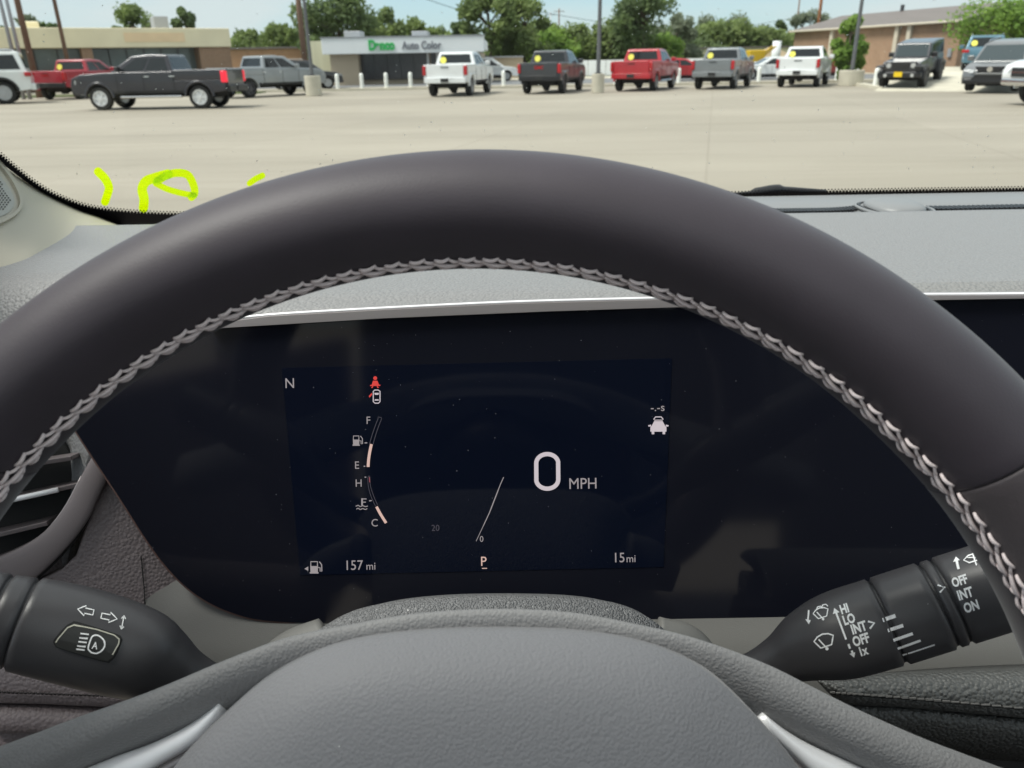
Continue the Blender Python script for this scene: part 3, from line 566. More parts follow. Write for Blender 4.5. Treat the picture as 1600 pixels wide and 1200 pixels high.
# lower left knee leather with seams
kb = [((-60, 1010), (-60, 1092)), ((60, 1030), (60, 1094)), ((150, 1050), (150, 1098)), ((260, 1062), (260, 1100)), ((420, 1085), (420, 1112))]
bolster([W(*a, 0.335) for a, b_ in kb], [W(b_[0], b_[1] + 6, 0.332) for a, b_ in kb], 0.004, back=0.02).build('knee_pad', 'leather', dash, smooth=True)
kb = [((-60, 1098), (-60, 1145)), ((60, 1100), (60, 1146)), ((200, 1106), (200, 1150)), ((420, 1118), (420, 1160))]
bolster([W(a[0], a[1], 0.336) for a, b_ in kb], [W(b_[0], b_[1], 0.334) for a, b_ in kb], 0.005, back=0.02).build('knee_pad', 'leather', dash, smooth=True)
slab([(-150, 1135), (420, 1160), (420, 1300), (-150, 1300)], W(100, 1170, 0.35), FW, 0.01).build('knee_base', 'leather', dash)
def stitch_line(name, a, b_, n, m, wob=0.6, r=0.00035):
    mb = MB()
    for i in range(n):
        p, q = a.lerp(b_, i / n), a.lerp(b_, (i + 0.82) / n); u_ = Vector((0, 0, 1)) * 0.0004 * wob
        mb.tube([p + u_, (p + q) / 2 + UV * 0 - FW * 0.0004, q - u_], r, 5)
    o = mb.build(name, m, dash, smooth=True); o['kind'] = 'stuff'
dsm = mat('dark_thread', (0.02, 0.016, 0.016), 0.8)
stitch_line('stitch_seam', W(-10, 1081, 0.3275), W(215, 1089, 0.3275), 34, dsm)
# right knee pad, its seam, the dark shelf below
up = [(1295, 1076), (1312, 1061), (1350, 1054), (1420, 1050), (1600, 1046), (1800, 1046)]; lo = [(1298, 1084), (1312, 1098), (1350, 1102), (1420, 1106), (1600, 1122), (1800, 1140)]
bolster([W(*a, 0.335) for a in up], [W(*a, 0.330) for a in lo], 0.009, back=0.02, ex=0.8, n=14).build('passenger_knee_pad', 'dleather', dash, smooth=True)
ps = MB(); N_ = 36
thr2 = mat('seam_thread', (0.16, 0.155, 0.15), 0.7)
seam_px = cat2([(1298, 1081), (1350, 1085), (1420, 1090), (1500, 1097), (1600, 1106), (1700, 1116)], 12)
# seam thread laid on the pad below
sh = [(1280, 1096), (1350, 1104), (1420, 1108), (1600, 1126), (1800, 1142)]
bolster([W(*a, 0.338) for a in sh], [W(a[0], a[1] + 24, 0.332) for a in sh], 0.005, back=0.02).build('shelf_roll', 'dleather', dash, smooth=True)
slab([(1240, 1100), (1900, 1150), (1900, 1400), (1240, 1400)], W(1500, 1170, 0.345), FW, 0.01).build('shelf', 'black', dash)
pk = [o for o in dash.children if o.name.startswith('passenger_knee_pad')][0]
pks = mesh_surf(pk); d = Decal()
for i in range(0, len(seam_px) - 1, 2):
    a, b_ = Vector(seam_px[i]), Vector(seam_px[min(i + 2, len(seam_px) - 1)]); d.stroke([tuple(a), tuple(a.lerp(b_, 0.8) + Vector((0, -1)))], 1.9)
d.lay('stitch_seam', thr2, pks, 0.0006, dash, thick=0.0006)
d = Decal(); d.stroke([(x, y + 2.6) for x, y in seam_px], 1.6); d.lay('pad_crease', SNL, pks, 0.0002, dash)

# ---- steering column cover
cc = here('steering_column', 'grained grey column cover rising between wheel hub and screen', 'steering column', W(770, 990, 0.32))
ring_top = [(470, 1010), (482, 996), (500, 978), (527, 962), (565, 949), (620, 940), (690, 934.5), (760, 932.5), (830, 932.5), (900, 934.5), (955, 940), (995, 951), (1025, 968), (1046, 988), (1062, 1010)]
ring_top = cat2(ring_top, 3)
A_ = [W(x, y + 9, 0.318) for x, y in ring_top]
ctr = sum(A_, Vector()) / len(A_)
B_ = [p + Vector(((p.x - ctr.x) * -0.02, -0.062, -0.045)) for p in A_]
A2 = [p + Vector(((ctr.x - p.x) * 0.03, 0.004, -0.0012)) for p in A_]; A3 = [p + Vector(((ctr.x - p.x) * 0.12, 0.012, -0.006)) for p in A_]; A4 = [p + Vector(((ctr.x - p.x) * 0.2, 0.05, -0.05)) for p in A_]
M_ = [a.lerp(b_, 0.5) + Vector((0, 0, 0.0015)) for a, b_ in zip(A_, B_)]
ccm = MB().grid([A4, A3, A2, A_, M_, B_]).build('upper_shroud', 'cover', cc, smooth=True, solid=0.002)
for s_, px in ((-1, (480, 400, 1000, 1050)), (1, (1035, 1122, 982, 1050))):
    if s_ < 0: u_ = [(500, 968), (450, 985), (410, 1015), (385, 1050)]; l_ = [(520, 1010), (480, 1040), (450, 1060), (430, 1080)]
    else: u_ = [(1028, 966), (1075, 975), (1105, 997), (1128, 1036)]; l_ = [(1030, 1010), (1045, 1030), (1060, 1050), (1080, 1075)]
    bolster([W(*a, 0.345) for a in u_], [W(*a, 0.335) for a in l_], 0.006, back=0.015).build('column_boot', 'lowdash', cc, smooth=True)
d = Decal(); d.stroke(cat2([(1038, 993), (1043, 1002), (1052, 1012)], 4), [2, 3.5, 5, 5, 3]); d.lay('cover_notch', SNL, mesh_surf(ccm), 0.0015, cc)
MB().cyl(C3(-0.0107, 0.30, -0.315), C3(-0.0107, 0.20, -0.262), 0.022, 0.022, 24).build('column_shaft', 'black', cc, smooth=True)

# ---- steering wheel
WC = C3(-0.01068, 0.13603, -0.19282); wt, wy = R(25.2), R(0.66)
wex = Vector((math.cos(wy), math.sin(wy), 0)); wn = Vector((math.sin(wy) * math.cos(wt), -math.cos(wy) * math.cos(wt), math.sin(wt))); wey = wn.cross(wex)
if wey.z < 0: wey = -wey
sw = here('steering_wheel', 'dark leather steering wheel with braided grey stitching and grained airbag hub', 'steering wheel', WC)
def rimP(th, psi, off=0.0):
    m_ = 0.01614 * (1 + 0.138 * math.cos(th) ** 2 + 0.078 * math.cos(th)) + off
    rad = wex * math.cos(th) + wey * math.sin(th)
    ci = math.cos(psi)
    if ci < 0: ci *= 0.905 - 0.14 * max(0.0, (math.cos(th) - 0.72) / 0.28)
    return WC + rad * 0.17154 + (rad * ci + wn * math.sin(psi) * 1.105) * m_
def th_at(px, py):            # wheel angle seen at a pixel
    h = hit(px, py, WC, wn) - WC; return math.atan2(h.dot(wey), h.dot(wex))
tR = th_at(1535, 712); tL = th_at(-20, 690)
def rim_section(t0, t1, name, m, cap=0.006):
    rows = []; n = max(8, int(abs(t1 - t0) / 0.02)); P_ = 48
    for i in range(-4, n + 5):
        if i < 0: u_ = t0 - 0 + (cap * 0.0); e = (i + 4) / 4; t_ = t0 + cap * (1 - math.cos(e * math.pi / 2)) * 0.9; o_ = -0.0022 * (1 - math.sin(e * math.pi / 2))
        elif i > n: e = (n + 4 - i) / 4; t_ = t1 - cap * (1 - math.cos(e * math.pi / 2)) * 0.9; o_ = -0.0022 * (1 - math.sin(e * math.pi / 2))
        else: t_ = t0 + cap + (t1 - t0 - 2 * cap) * i / n; o_ = 0
        if i < 0: t_ = t0 + cap * 0.5 * (1 - math.cos(e * math.pi / 2))
        if i > n: t_ = t1 - cap * 0.5 * (1 - math.cos(e * math.pi / 2))
        rows.append([rimP(t_, 2 * math.pi * k / P_, o_) for k in range(P_)])
    return MB().grid(rows, True).build(name, m, sw, smooth=True)
rim_section(tR, tL, 'rim', 'rim'); rim_section(tL - 2 * math.pi, tR, 'rim_grip', 'grip')
MB().grid([[rimP(2 * math.pi * i / 180, 2 * math.pi * k / 24, -0.0026) for k in range(24)] for i in range(181)], True).build('rim_core', 'black', sw, smooth=True)
PS = 2.88; pitch = 0.0405; sm = MB(); dl = 0.105
def thread(a, b_, r=0.00042, arch=0.0006):
    r *= 1.0
    (t0, p0), (t1, p1) = a, b_
    pts = [rimP(t0 + (t1 - t0) * k / 5, p0 + (p1 - p0) * k / 5, 0.0001 + arch * math.sin(math.pi * k / 5)) for k in range(6)]
    sm.tube(pts, [r * 0.75, r, r * 1.1, r * 1.1, r, r * 0.75], 6)
i0 = int(math.ceil((-0.55) / pitch)); i1 = int((math.pi + 0.45) / pitch)
rs = random.Random(3)
for i in range(i0, i1):
    t_ = i * pitch; j_ = lambda a=0.0015: rs.uniform(-a, a)
    q = lambda u, v: (t_ + u * pitch + j_(), PS + v * dl + rs.uniform(-.008, .008))
    thread(q(0, 0.40), q(1.18, -0.38), 0.00056, 0.0010)
    thread(q(0.05, -0.35), q(0.55, -1.20), 0.00040, 0.0006)
    thread(q(0.42, -1.35), q(1.08, -1.05), 0.00050, 0.0009)
    thread(q(0.10, 0.35), q(0.48, 1.05), 0.00040, 0.0006)
    thread(q(0.36, 1.12), q(0.98, 0.85), 0.00046, 0.0008)
st = sm.build('stitching', 'thread', sw, smooth=True); st['kind'] = 'stuff'
# airbag hub
HP = WC - wn * 0.013
hub_px = [(230, 1300), (247, 1225), (290, 1165), (345, 1112), (398, 1066), (450, 1034), (505, 1010), (570, 994), (650, 985), (740, 981.5), (830, 982), (915, 986), (990, 997), (1055, 1017), (1112, 1047), (1160, 1088), (1205, 1135), (1250, 1190), (1282, 1250), (1295, 1330)]
ol = cat2([(x, y + 10) for x, y in hub_px], 3); ol3 = [hit(x, y, HP, wn) for x, y in ol]
# lower half, out of the picture: closed with a smooth bowl
a0, a1 = ol3[-1], ol3[0]; midp = WC - wn * 0.013 - wey * 0.085 - wex * 0.004
ol3 += [p for p in catmull([a1 * 0 + a0, a0 - wey * 0.04, (midp + (a0 - wey * 0.05)) / 2 - wey * 0.012, midp, (midp + (a1 - wey * 0.05)) / 2 - wey * 0.012, a1 - wey * 0.04, a1], 5)][1:-1]
hc = WC - wn * 0.013 + wey * 0.0
rows = []; KR = 40
for k in range(KR + 1):
    s_ = math.sin(k / KR * math.pi / 2)
    rr = []
    for p in ol3:
        q = hc.lerp(p, s_); x_ = (q - hc).dot(wex); y_ = (q - hc).dot(wey)
        h_ = 0.0075 * (1 - s_ ** 6) ** 0.5 - 0.0075 * s_ ** 10 + 0.004 * (1 - s_ * s_)
        wv = 0.050 - 0.25 * max(0, y_ - 0.03)
        rdg = max(0.0, min(1.0, (abs(x_ - 0.002) - wv) / 0.022)); h_ -= 0.0030 * rdg * rdg * (3 - 2 * rdg) * (1 - s_ ** 4)
        rr.append(q + wn * (0.004 + h_))
    rows.append(rr)
rows.append([p - wn * 0.010 for p in ol3]); rows.append([hc.lerp(p, 0.93) - wn * 0.022 for p in ol3])
ab = MB().grid(rows, True).build('airbag_cover', 'airbag', sw, smooth=True)
# spokes: left and right arms joined over the hub
def sst(v): v = max(0.0, min(1.0, v)); return v * v * (3 - 2 * v)
AU = [(-420, 1290), (-200, 1222), (0, 1152), (120, 1113), (240, 1078), (360, 1038), (460, 1006), (560, 984), (660, 971), (770, 967), (880, 970), (980, 983), (1080, 1010), (1200, 1052), (1320, 1097), (1440, 1142), (1562, 1184)]
AL = [(-380, 1420), (-160, 1340), (40, 1262), (170, 1204), (280, 1158), (380, 1108), (470, 1062), (565, 1030), (660, 1012), (770, 1006), (880, 1010), (975, 1028), (1060, 1058), (1145, 1102), (1225, 1156), (1335, 1215), (1450, 1268)]
dep = lambda x: 0.232 - 0.00004 * abs(x - 780)
AP = WC - wn * 0.030
bolster([hit(a[0], a[1] + 20, AP, wn) for a in AU], [hit(a[0], a[1] + 6 - 34 * sst((abs(a[0] - 775) - 150) / 330), AP + wn * 0.006, wn) for a in AL], 0.011, back=0.02, ex=0.75, n=14).build('spoke', 'arm', sw, smooth=True)
AU2 = [(1566, 1186), (1640, 1214), (1760, 1256), (1900, 1310)]; AL2 = [(1452, 1269), (1560, 1318), (1700, 1370), (1830, 1440)]
bolster([hit(a[0], a[1] + 20, AP, wn) for a in AU2], [hit(*a, AP + wn * 0.006, wn) for a in AL2], 0.011, back=0.02, ex=0.75, n=14).build('spoke_end', 'arm', sw, smooth=True)
TP = WC - wn * 0.026
for up, lo in (([(352, 1106), (300, 1142), (240, 1172), (170, 1198), (60, 1244), (-60, 1300)], [(345, 1118), (305, 1160), (245, 1196), (200, 1226), (90, 1284), (-20, 1345)]),
               ([(1186, 1124), (1225, 1152), (1270, 1177), (1330, 1204), (1430, 1250), (1540, 1300)], [(1196, 1140), (1232, 1172), (1268, 1206), (1310, 1240), (1400, 1290), (1500, 1345)])):
    bolster([hit(a[0], a[1] - 12, TP, wn) for a in up], [hit(*a, TP + wn * 0.002, wn) for a in lo], 0.0025, back=0.01).build('spoke_trim', 'chrome', sw, smooth=True)
    bolster([hit(a[0], a[1] - 3, TP - wn * 0.003, wn) for a in lo], [hit(a[0], a[1] + 26, TP - wn * 0.003, wn) for a in lo], 0.003, back=0.01).build('spoke_trim', 'silver', sw, smooth=True)
MB().cyl(HP - wn * 0.015, HP - wn * 0.055, 0.042, 0.04, 32).build('hub_core', 'black', sw, smooth=True)

# ---- stalks
def stalk(px, d0, d1, m, root, name, squash=0.92):
    n = len(px); P_ = catmull([W(x, y, d0 + (d1 - d0) * i / (n - 1)) for i, (x, y, r) in enumerate(px)], 6)
    rr = [p.x for p in catmull([(r * (d0 + (d1 - d0) * i / (n - 1)) / F_PX, 0, 0) for i, (x, y, r) in enumerate(px)], 6)]
    return P_, rr
def stalk_mesh(P_, rr, i0, i1, name, m, root, cap=True, shave=None):
    rows = []; K = 40
    for i in range(i0, i1 + 1):
        t_ = (P_[min(i + 1, len(P_) - 1)] - P_[max(i - 1, 0)]).normalized(); u_ = (UV - t_ * UV.dot(t_)).normalized(); v_ = t_.cross(u_)
        r_ = rr[i]; rows.append([P_[i] + u_ * math.cos(2 * math.pi * k / K) * r_ + v_ * math.sin(2 * math.pi * k / K) * r_ * 0.9 for k in range(K)])
    c0 = sum(rows[0], Vector()) / K; c1 = sum(rows[-1], Vector()) / K
    t0 = (rows[1][0] - rows[0][0]).normalized() * 0.0008; t1 = (rows[-1][0] - rows[-2][0]).normalized() * 0.0008
    rows = [[c0.lerp(p, 0.01) - t0 for p in rows[0]], [c0.lerp(p, 0.93) - t0 for p in rows[0]]] + rows + [[c1.lerp(p, 0.93) + t1 for p in rows[-1]], [c1.lerp(p, 0.01) + t1 for p in rows[-1]]]
    mb = MB().grid(rows, True); return mb.build(name, m, root, smooth=True)
# left
ls = here('turn_signal_stalk', 'black turn signal stalk with arrows and headlamp button, left of the column', 'stalk', W(120, 990, 0.265))
lp = [(-160, 942, 66), (-90, 952, 67), (-20, 964, 69), (40, 975, 72), (100, 988, 74), (160, 1004, 73), (212, 1021, 69), (245, 1038, 60), (278, 1056, 48), (312, 1070, 39), (355, 1086, 33), (400, 1100, 30), (460, 1116, 30), (540, 1142, 28)]
P_, rr = stalk(lp, 0.252, 0.30, 'stalk', ls, 'body')
def idx(px):                                            # nearest station along the stalk to a photo column
    best = min(range(len(P_)), key=lambda i: abs((CXP + F_PX * (P_[i] - CAM).dot(RV) / (P_[i] - CAM).dot(FW)) - px)); return best
a, b_ = idx(-8), idx(30)
stalk_mesh(P_, rr, 0, a, 'end_knob', 'stalk', ls)
stalk_mesh(P_, [r * 0.985 for r in rr], a + 1, b_ - 0, 'ring', 'stalk', ls)
sb = stalk_mesh(P_, rr, b_ + 1, len(P_) - 1, 'body', 'stalk', ls)
stalk_mesh(P_, [r * 0.93 for r in rr], 0, len(P_) - 2, 'core', 'black', ls)
su = mesh_surf(sb)
bt = [(120, 983), (126, 976), (140, 973), (183, 988), (190, 993), (190, 1002), (182, 1023), (172, 1033), (158, 1033), (92, 1012), (83, 1006), (84, 999), (106, 975)]
bt = [(83, 1003), (86, 997), (102, 979), (112, 973), (122, 972), (180, 990), (190, 996), (190, 1004), (181, 1025), (173, 1033), (162, 1034), (95, 1014), (86, 1009)]
def layp(poly, name, m, off, par, surf, thick=0):
    cxm = sum(p[0] for p in poly) / len(poly); cym = sum(p[1] for p in poly) / len(poly); d = Decal()
    q = cat2(poly + [poly[0]], 3)[:-1]; K = 8
    for i in range(len(q)):
        a_, b2 = q[i], q[(i + 1) % len(q)]
        for k in range(K):
            f0, f1 = k / K, (k + 1) / K
            A = lambda p, f: (cxm + (p[0] - cxm) * f, cym + (p[1] - cym) * f)
            d.poly([A(a_, f0), A(a_, f1), A(b2, f1), A(b2, f0)] if k else [(cxm, cym), A(a_, f1), A(b2, f1)])
    return d.lay(name, m, surf, off, par, thick)
layp(bt, 'button_recess', 'under', 0.0002, ls, su)
cx0, cy0 = 137, 1003
bt2 = [(cx0 + (x - cx0) * 0.94, cy0 + (y - cy0) * 0.9) for x, y in bt]
btn = layp(bt2, 'headlamp_button', mat('button_black', (0.022, 0.022, 0.020), 0.4), 0.0007, ls, su)
d = Decal(); d.stroke([(88, 1003), (92, 997), (106, 981), (116, 977), (150, 984), (178, 993), (186, 999), (185, 1006), (176, 1022)], 1.7); d.lay('button_edge', 'cream', su, 0.0009, btn)
d = Decal()
for k, (y, l) in enumerate(((990, 0), (996, -1.5), (1002, -3), (1008, -4.5), (1013, -6))): d.stroke([(126 + l, y), (139 + l, y + 1.5)], 2.3)
d.stroke(cat2([(143, 1018), (138.5, 1012), (141, 1002), (145, 994), (153, 993), (161, 999), (164, 1007), (160, 1015), (152, 1019.5), (146, 1019)], 4), 2.4, True); d.text('A', 144, 1012, 10.5, R(10), 0.85, bold=0.02)
d.lay('headlamp_symbol', 'white', su, 0.0010, btn)
d = Decal()
for px_, py_, s_ in ((134, 955, -1), (170, 965, 1)):
    ar = [(-14 * -s_ * -1, 0)]
    pts = [(s_ * 13, 0), (s_ * 1, -8), (s_ * 1, -4), (-s_ * 12, -4), (-s_ * 12, 4), (s_ * 1, 4), (s_ * 1, 8)]
    c_, q_ = math.cos(R(12)), math.sin(R(12))
    d.stroke([(px_ + x * c_ - y * q_, py_ + x * q_ + y * c_) for x, y in pts], 1.7, True)
d.stroke([(193, 965), (190, 981)], 1.4); d.stroke([(189.5, 967), (193.5, 962.5), (196, 968)], 1.4); d.stroke([(187, 978), (189.5, 983.5), (193.5, 979.5)], 1.4)
d.lay('arrow_print', 'white', su, 0.0003, ls)
# right
rs_ = here('wiper_stalk', 'black wiper stalk printed HI LO INT OFF, right of the column', 'stalk', W(1380, 970, 0.27))
rp_ = [(1000, 1090, 25), (1070, 1072, 26), (1130, 1062, 27), (1178, 1049, 29), (1222, 1030, 38), (1262, 1010, 54), (1310, 993, 66), (1380, 972, 68.5), (1440, 953, 69), (1500, 934, 69), (1560, 915, 69), (1630, 893, 68), (1690, 874, 64)]
P_, rr = stalk(rp_, 0.305, 0.262, 'stalk', rs_, 'body')
a = idx(1383); b_ = idx(1462); c_ = idx(1479)
s1 = stalk_mesh(P_, rr, 0, a, 'body', 'stalk', rs_)
s2 = stalk_mesh(P_, rr, a + 1, b_, 'speed_ring', 'stalk', rs_)
s3 = stalk_mesh(P_, [r * 0.985 for r in rr], b_ + 1, c_, 'collar', 'stalk', rs_)
s4 = stalk_mesh(P_, rr, c_ + 1, len(P_) - 1, 'end_knob', 'stalk', rs_)
s5 = stalk_mesh(P_, [r * 0.93 for r in rr], 1, len(P_) - 2, 'core', 'black', rs_)
SA = [mesh_surf(q) for q in (s1, s2, s3, s4, s5)]
def SX(x, y):
    c_ = [h for h in (f(x, y) for f in SA) if h[0] is not None]
    return min(c_, key=lambda h: (h[0] - CAM).length) if c_ else (None, None)
rot = R(-18); d = Decal()
tx = lambda s, x, y, h=15.5: d.text(s, x, y, h, rot, 0.72, bold=0.04, shear=0.0)
tx('HI', 1315, 960, 14); tx('LO', 1319.5, 977, 14.5); tx('INT', 1332, 991, 15); tx('OFF', 1334.5, 1010, 15); tx('1x', 1343, 1025, 14)
d.stroke([(1306, 956), (1322, 999)], 3.0); d.poly([(1301.5, 960), (1304, 950.5), (1312, 957)])
d.stroke([(1325.5, 1006), (1328, 1013)], 3.4); d.stroke([(1330.5, 1016), (1332, 1020)], 3.4); d.poly([(1327, 1021), (1336, 1018.5), (1334.5, 1027)])
d.stroke([(1356, 971), (1366, 973.5), (1359, 982)], 3.2)
d.stroke([(1264.5, 954), (1263, 970)], 2.6); d.poly([(1259, 968), (1267.5, 969.5), (1264.5, 976)])
def wiper(d, x, y, k):
    f = lambda a, b_: (x + k * (a * math.cos(rot) - b_ * math.sin(rot)), y + k * (a * math.sin(rot) + b_ * math.cos(rot)))
    d.stroke([f(*q) for q in [(-16, -6), (-9, -11), (0, -13), (9, -11), (16, -6), (9, 7), (-9, 7)]], 2.4 * max(k, .8), True)
    d.stroke([f(0, 10), f(-8, -7)], 2.2 * max(k, .8)); d.circle(*f(0, 11), 2.6 * k)
wiper(d, 1289, 1003, 0.98); wiper(d, 1284, 960, 0.75)
for k_ in (0, 1): d.stroke([(1276 + k_ * 8, 954 - k_ * 3), (1278 + k_ * 8, 949 - k_ * 3), (1283 + k_ * 8, 948 - k_ * 3), (1286 + k_ * 8, 951 - k_ * 3)], 1.7)
d.lay('wiper_print', 'white', SX, 0.0003, s1)
d = Decal()
for x0, y0, x1, y1, wd in ((1379, 969, 1399, 962, 6), (1387, 985, 1411, 977, 5.5), (1395.5, 1000, 1426, 989.5, 4.6), (1402, 1013, 1438, 1000, 3.6), (1409, 1023.5, 1460, 1006.5, 2.2)): d.stroke([(x0, y0), (x1, y1)], wd)
d.lay('interval_print', 'white', SX, 0.0003, s2)
d = Decal(); d.stroke([(1465, 914.5), (1476, 918), (1468.5, 926)], 2.6); d.lay('pointer_print', 'white', SX, 0.0003, s3)
d = Decal()
d.text('OFF', 1489.5, 918, 14, rot, 0.72, bold=0.04); d.text('INT', 1498, 938, 15, rot, 0.72, bold=0.04); d.text('ON', 1508, 957.5, 15, rot, 0.72, bold=0.04)
d.stroke([(1498, 890), (1495, 877)], 4); d.poly([(1489.5, 879), (1494, 870.5), (1500, 876)])
d.stroke([(1506, 876), (1513, 869), (1522, 866), (1531, 866), (1527, 876), (1515, 880)], 2.0, True); d.stroke([(1512, 872), (1530, 872)], 1.5); d.stroke([(1520, 866), (1526, 884)], 2.2)
d.lay('rear_wiper_print', 'white', SX, 0.0003, s4)

# ---- pillar trim
pt = here('pillar_trim', 'pale beige windshield pillar trim with a small speaker grille', 'pillar trim', W(60, 340, 0.55))
U_px = [(-420, -60), (-260, 60), (-120, 160), (0, 255), (60, 298), (118, 326), (155, 339), (178, 349), (192, 356)]
L_px = [(-420, 800), (-300, 660), (-180, 560), (-60, 470), (30, 424), (80, 398), (125, 376), (165, 361), (192, 357)]
def on_pad(x, y):
    a, b_ = 0.15, 0.9
    for _ in range(30):
        m_ = (a + b_) / 2; p = W(x, y, m_)
        if p.z - EYE > pad_z(p.x, p.y) - 0.002: a = m_
        else: b_ = m_
    return a
Ld = [on_pad(x, y) for x, y in L_px]
H0 = hit(-260, 60, WP, WN); T0 = top_pts[0]
UU = catmull([T0, T0.lerp(H0, 0.5)] + [hit(x, y, WP, WN) for x, y in U_px[1:]], 6)
LL = catmull([T0 + Vector((-0.06, -0.03, -0.04)), C3(-0.485, 0.20, 0.10), C3(-0.48, 0.33, -0.04)] + [W(x, y, q) for (x, y), q in list(zip(L_px, Ld))[2:]], 6)
rows = []
for a_, b2 in zip(UU, LL):
    r_ = []
    for k in range(13):
        f = k / 12; p = a_.lerp(b2, f); r_.append(p + (CAM + Vector((0.0, 0, 0)) - p).normalized() * 0.03 * math.sin(math.pi * f) ** 0.8 * min(1, (a_ - b2).length / 0.15))
    rows.append(r_)
ptm = MB().grid(rows).build('trim_panel', 'pillar', pt, smooth=True, solid=0.002)
psf = mesh_surf(ptm)
gp = [(-120, 150), (-70, 200), (-20, 252), (12, 290), (24, 316), (18, 336), (-5, 350), (-60, 372), (-150, 400)]
layp([(-130, 150), (-70, 205), (-18, 258), (8, 290), (20, 314), (15, 331), (-5, 343), (-70, 368), (-150, 395)], 'speaker_grille', 'grille', 0.0016, ptm, psf)
d = Decal()
for i in range(-30, 6):
    for j in range(0, 34):
        x, y = i * 5.2 + (j % 2) * 2.6, 240 + j * 3.6
        if x < 16 - abs(y - 316) * 0.62 - (8 if y > 330 else 0) and x > -60: d.circle(x, y, 1.35, 6)
g_ = d.lay('grille_holes', 'under', psf, 0.0020, ptm); g_['kind'] = 'stuff'
d = Decal(); d.stroke(cat2([(-120, 128), (-60, 196), (-10, 252), (15, 284), (29, 315), (24, 335), (0, 352), (-50, 372), (-140, 405)], 5), 5); d.lay('grille_rim', 'pillar', psf, 0.002, ptm, thick=0.003)
# ---- cabin shell round the driver
cab = here('car_cabin', 'beige headliner, doors and floor of the car the picture is taken from', 'car interior', (0.37, -0.6, 0.35))
zt = top_pts[0].z; YZ = ((0.11, zt - 0.004), (0.0, zt + 0.02), (-0.2, zt + 0.045), (-0.9, zt + 0.06), (-1.05, zt + 0.05), (-1.6, zt + 0.02), (-2.1, zt - 0.08))
def hl_(x0, x1, yz): return [[Vector((x0 + (x1 - x0) * i / 12, y, z + 0.03 * math.sin(math.pi * (x0 + (x1 - x0) * i / 12 + 0.42) / 1.58))) for i in range(13)] for y, z in yz]
hl = MB().grid(hl_(-0.42, 1.16, YZ[:2])).grid(hl_(-0.42, -0.17, YZ[1:5])).grid(hl_(0.91, 1.16, YZ[1:5])).grid(hl_(-0.42, 1.16, YZ[4:]))
hl.build('headliner', 'head', cab, smooth=True, solid=0.01)
MB().grid(hl_(-0.18, 0.92, [(y, z + 0.012) for y, z in YZ[1:5]])).build('added_roof_glass', 'glass', cab, smooth=True, solid=0.004)  # unseen pane and headliner opening, added to brighten the hub and spokes
for x, s_ in ((-0.46, -1), (1.20, 1)):
    dp = MB().box((x, -0.55, EYE - 0.52), (0.05, 1.75, 0.66)); dp.build('door_panel', 'leather', cab, bevel=0.02)
    MB().box((x, -0.62, EYE + 0.04), (0.05, 0.10, 0.50)).build('centre_pillar', 'pillar', cab, bevel=0.01)
MB().box((0.37, -0.6, EYE - 1.1), (1.7, 2.4, 0.04)).build('floor_pan', 'black', cab)
MB().box((0.37, -1.75, EYE - 0.45), (1.6, 0.12, 0.75)).build('rear_seatback', 'dleather', cab, bevel=0.04)
se = here('unseen_seat', 'unseen dark leather driver seat with headrest facing the steering wheel', 'seat', (0, -0.6, EYE - 1.08))  # out of view; added to block bright reflections in the screen panel
MB().box((0, -0.33, EYE - 0.66), (0.52, 0.52, 0.16)).build('cushion', 'dleather', se, bevel=0.05, seg=4)
MB().box((0, -0.66, EYE - 0.30), (0.52, 0.14, 0.66), Matrix.Translation((0, 0, 0))).build('backrest', 'dleather', se, bevel=0.05, seg=4)
MB().box((0, -0.68, EYE + 0.12), (0.26, 0.10, 0.17)).build('headrest', 'dleather', se, bevel=0.04, seg=4)
MB().box((0, -0.4, EYE - 0.92), (0.44, 0.5, 0.34)).build('seat_base', 'black', se, bevel=0.02)
def copy_tree(o, parent=None):
    c_ = o.copy(); col.objects.link(c_)
    if parent: c_.parent = parent
    for ch in list(o.children): copy_tree(ch, c_)
    return c_
se2 = copy_tree(se); se2.location.x += 0.74; se2['label'] = 'unseen dark leather passenger seat beside the driver seat'  # unseen copy, added to darken what the screen panel mirrors
# ================================================================== OUTSIDE
gs = 1200
MB().add([(-gs, -60, 0), (gs, -60, 0), (gs, 2 * gs, 0), (-gs, 2 * gs, 0)], [(0, 1, 2, 3)]).build('ground', 'concrete'); tag(bpy.data.objects['ground'], kind='structure')
def sheet(name, px, z, m, kind='structure', thick=None):
    pts = [G(x, y) for x, y in px] if not isinstance(px[0], Vector) else px
    o = MB().prism([Vector((p.x, p.y, z)) for p in pts], (0, 0, -(thick or 0.003))).build(name, m); tag(o, kind=kind); return o
def V(x, y, z=0): return Vector((x, y, z))
# road beyond the lot, verge of grass, kerb
def gp_(px, dist_): r = ray(px, 90); return Vector((r.x / r.y * dist_, dist_, 0))
sheet('road', [V(-160, 58), V(200, 52), V(200, 64), V(-160, 70)], 0.008, 'asphalt')
sheet('grass_verge', [V(-120, 47.5), V(-14, 46.3), V(-14, 48.2), V(-120, 49.5)], 0.06, 'grass', thick=0.06)
sheet('grass_verge', [V(-160, 76), V(220, 80), V(260, 400), V(-260, 400)], 0.05, 'grass', thick=0.05)
sheet('kerb', [V(-120, 50.2), V(60, 47.2), V(60, 47.5), V(-120, 50.5)], 0.13, 'conc', thick=0.13)
sheet('concrete_apron', [V(-120, 72.5), V(150, 66), V(150, 75), V(-120, 76)], 0.03, 'conc', thick=0.03)

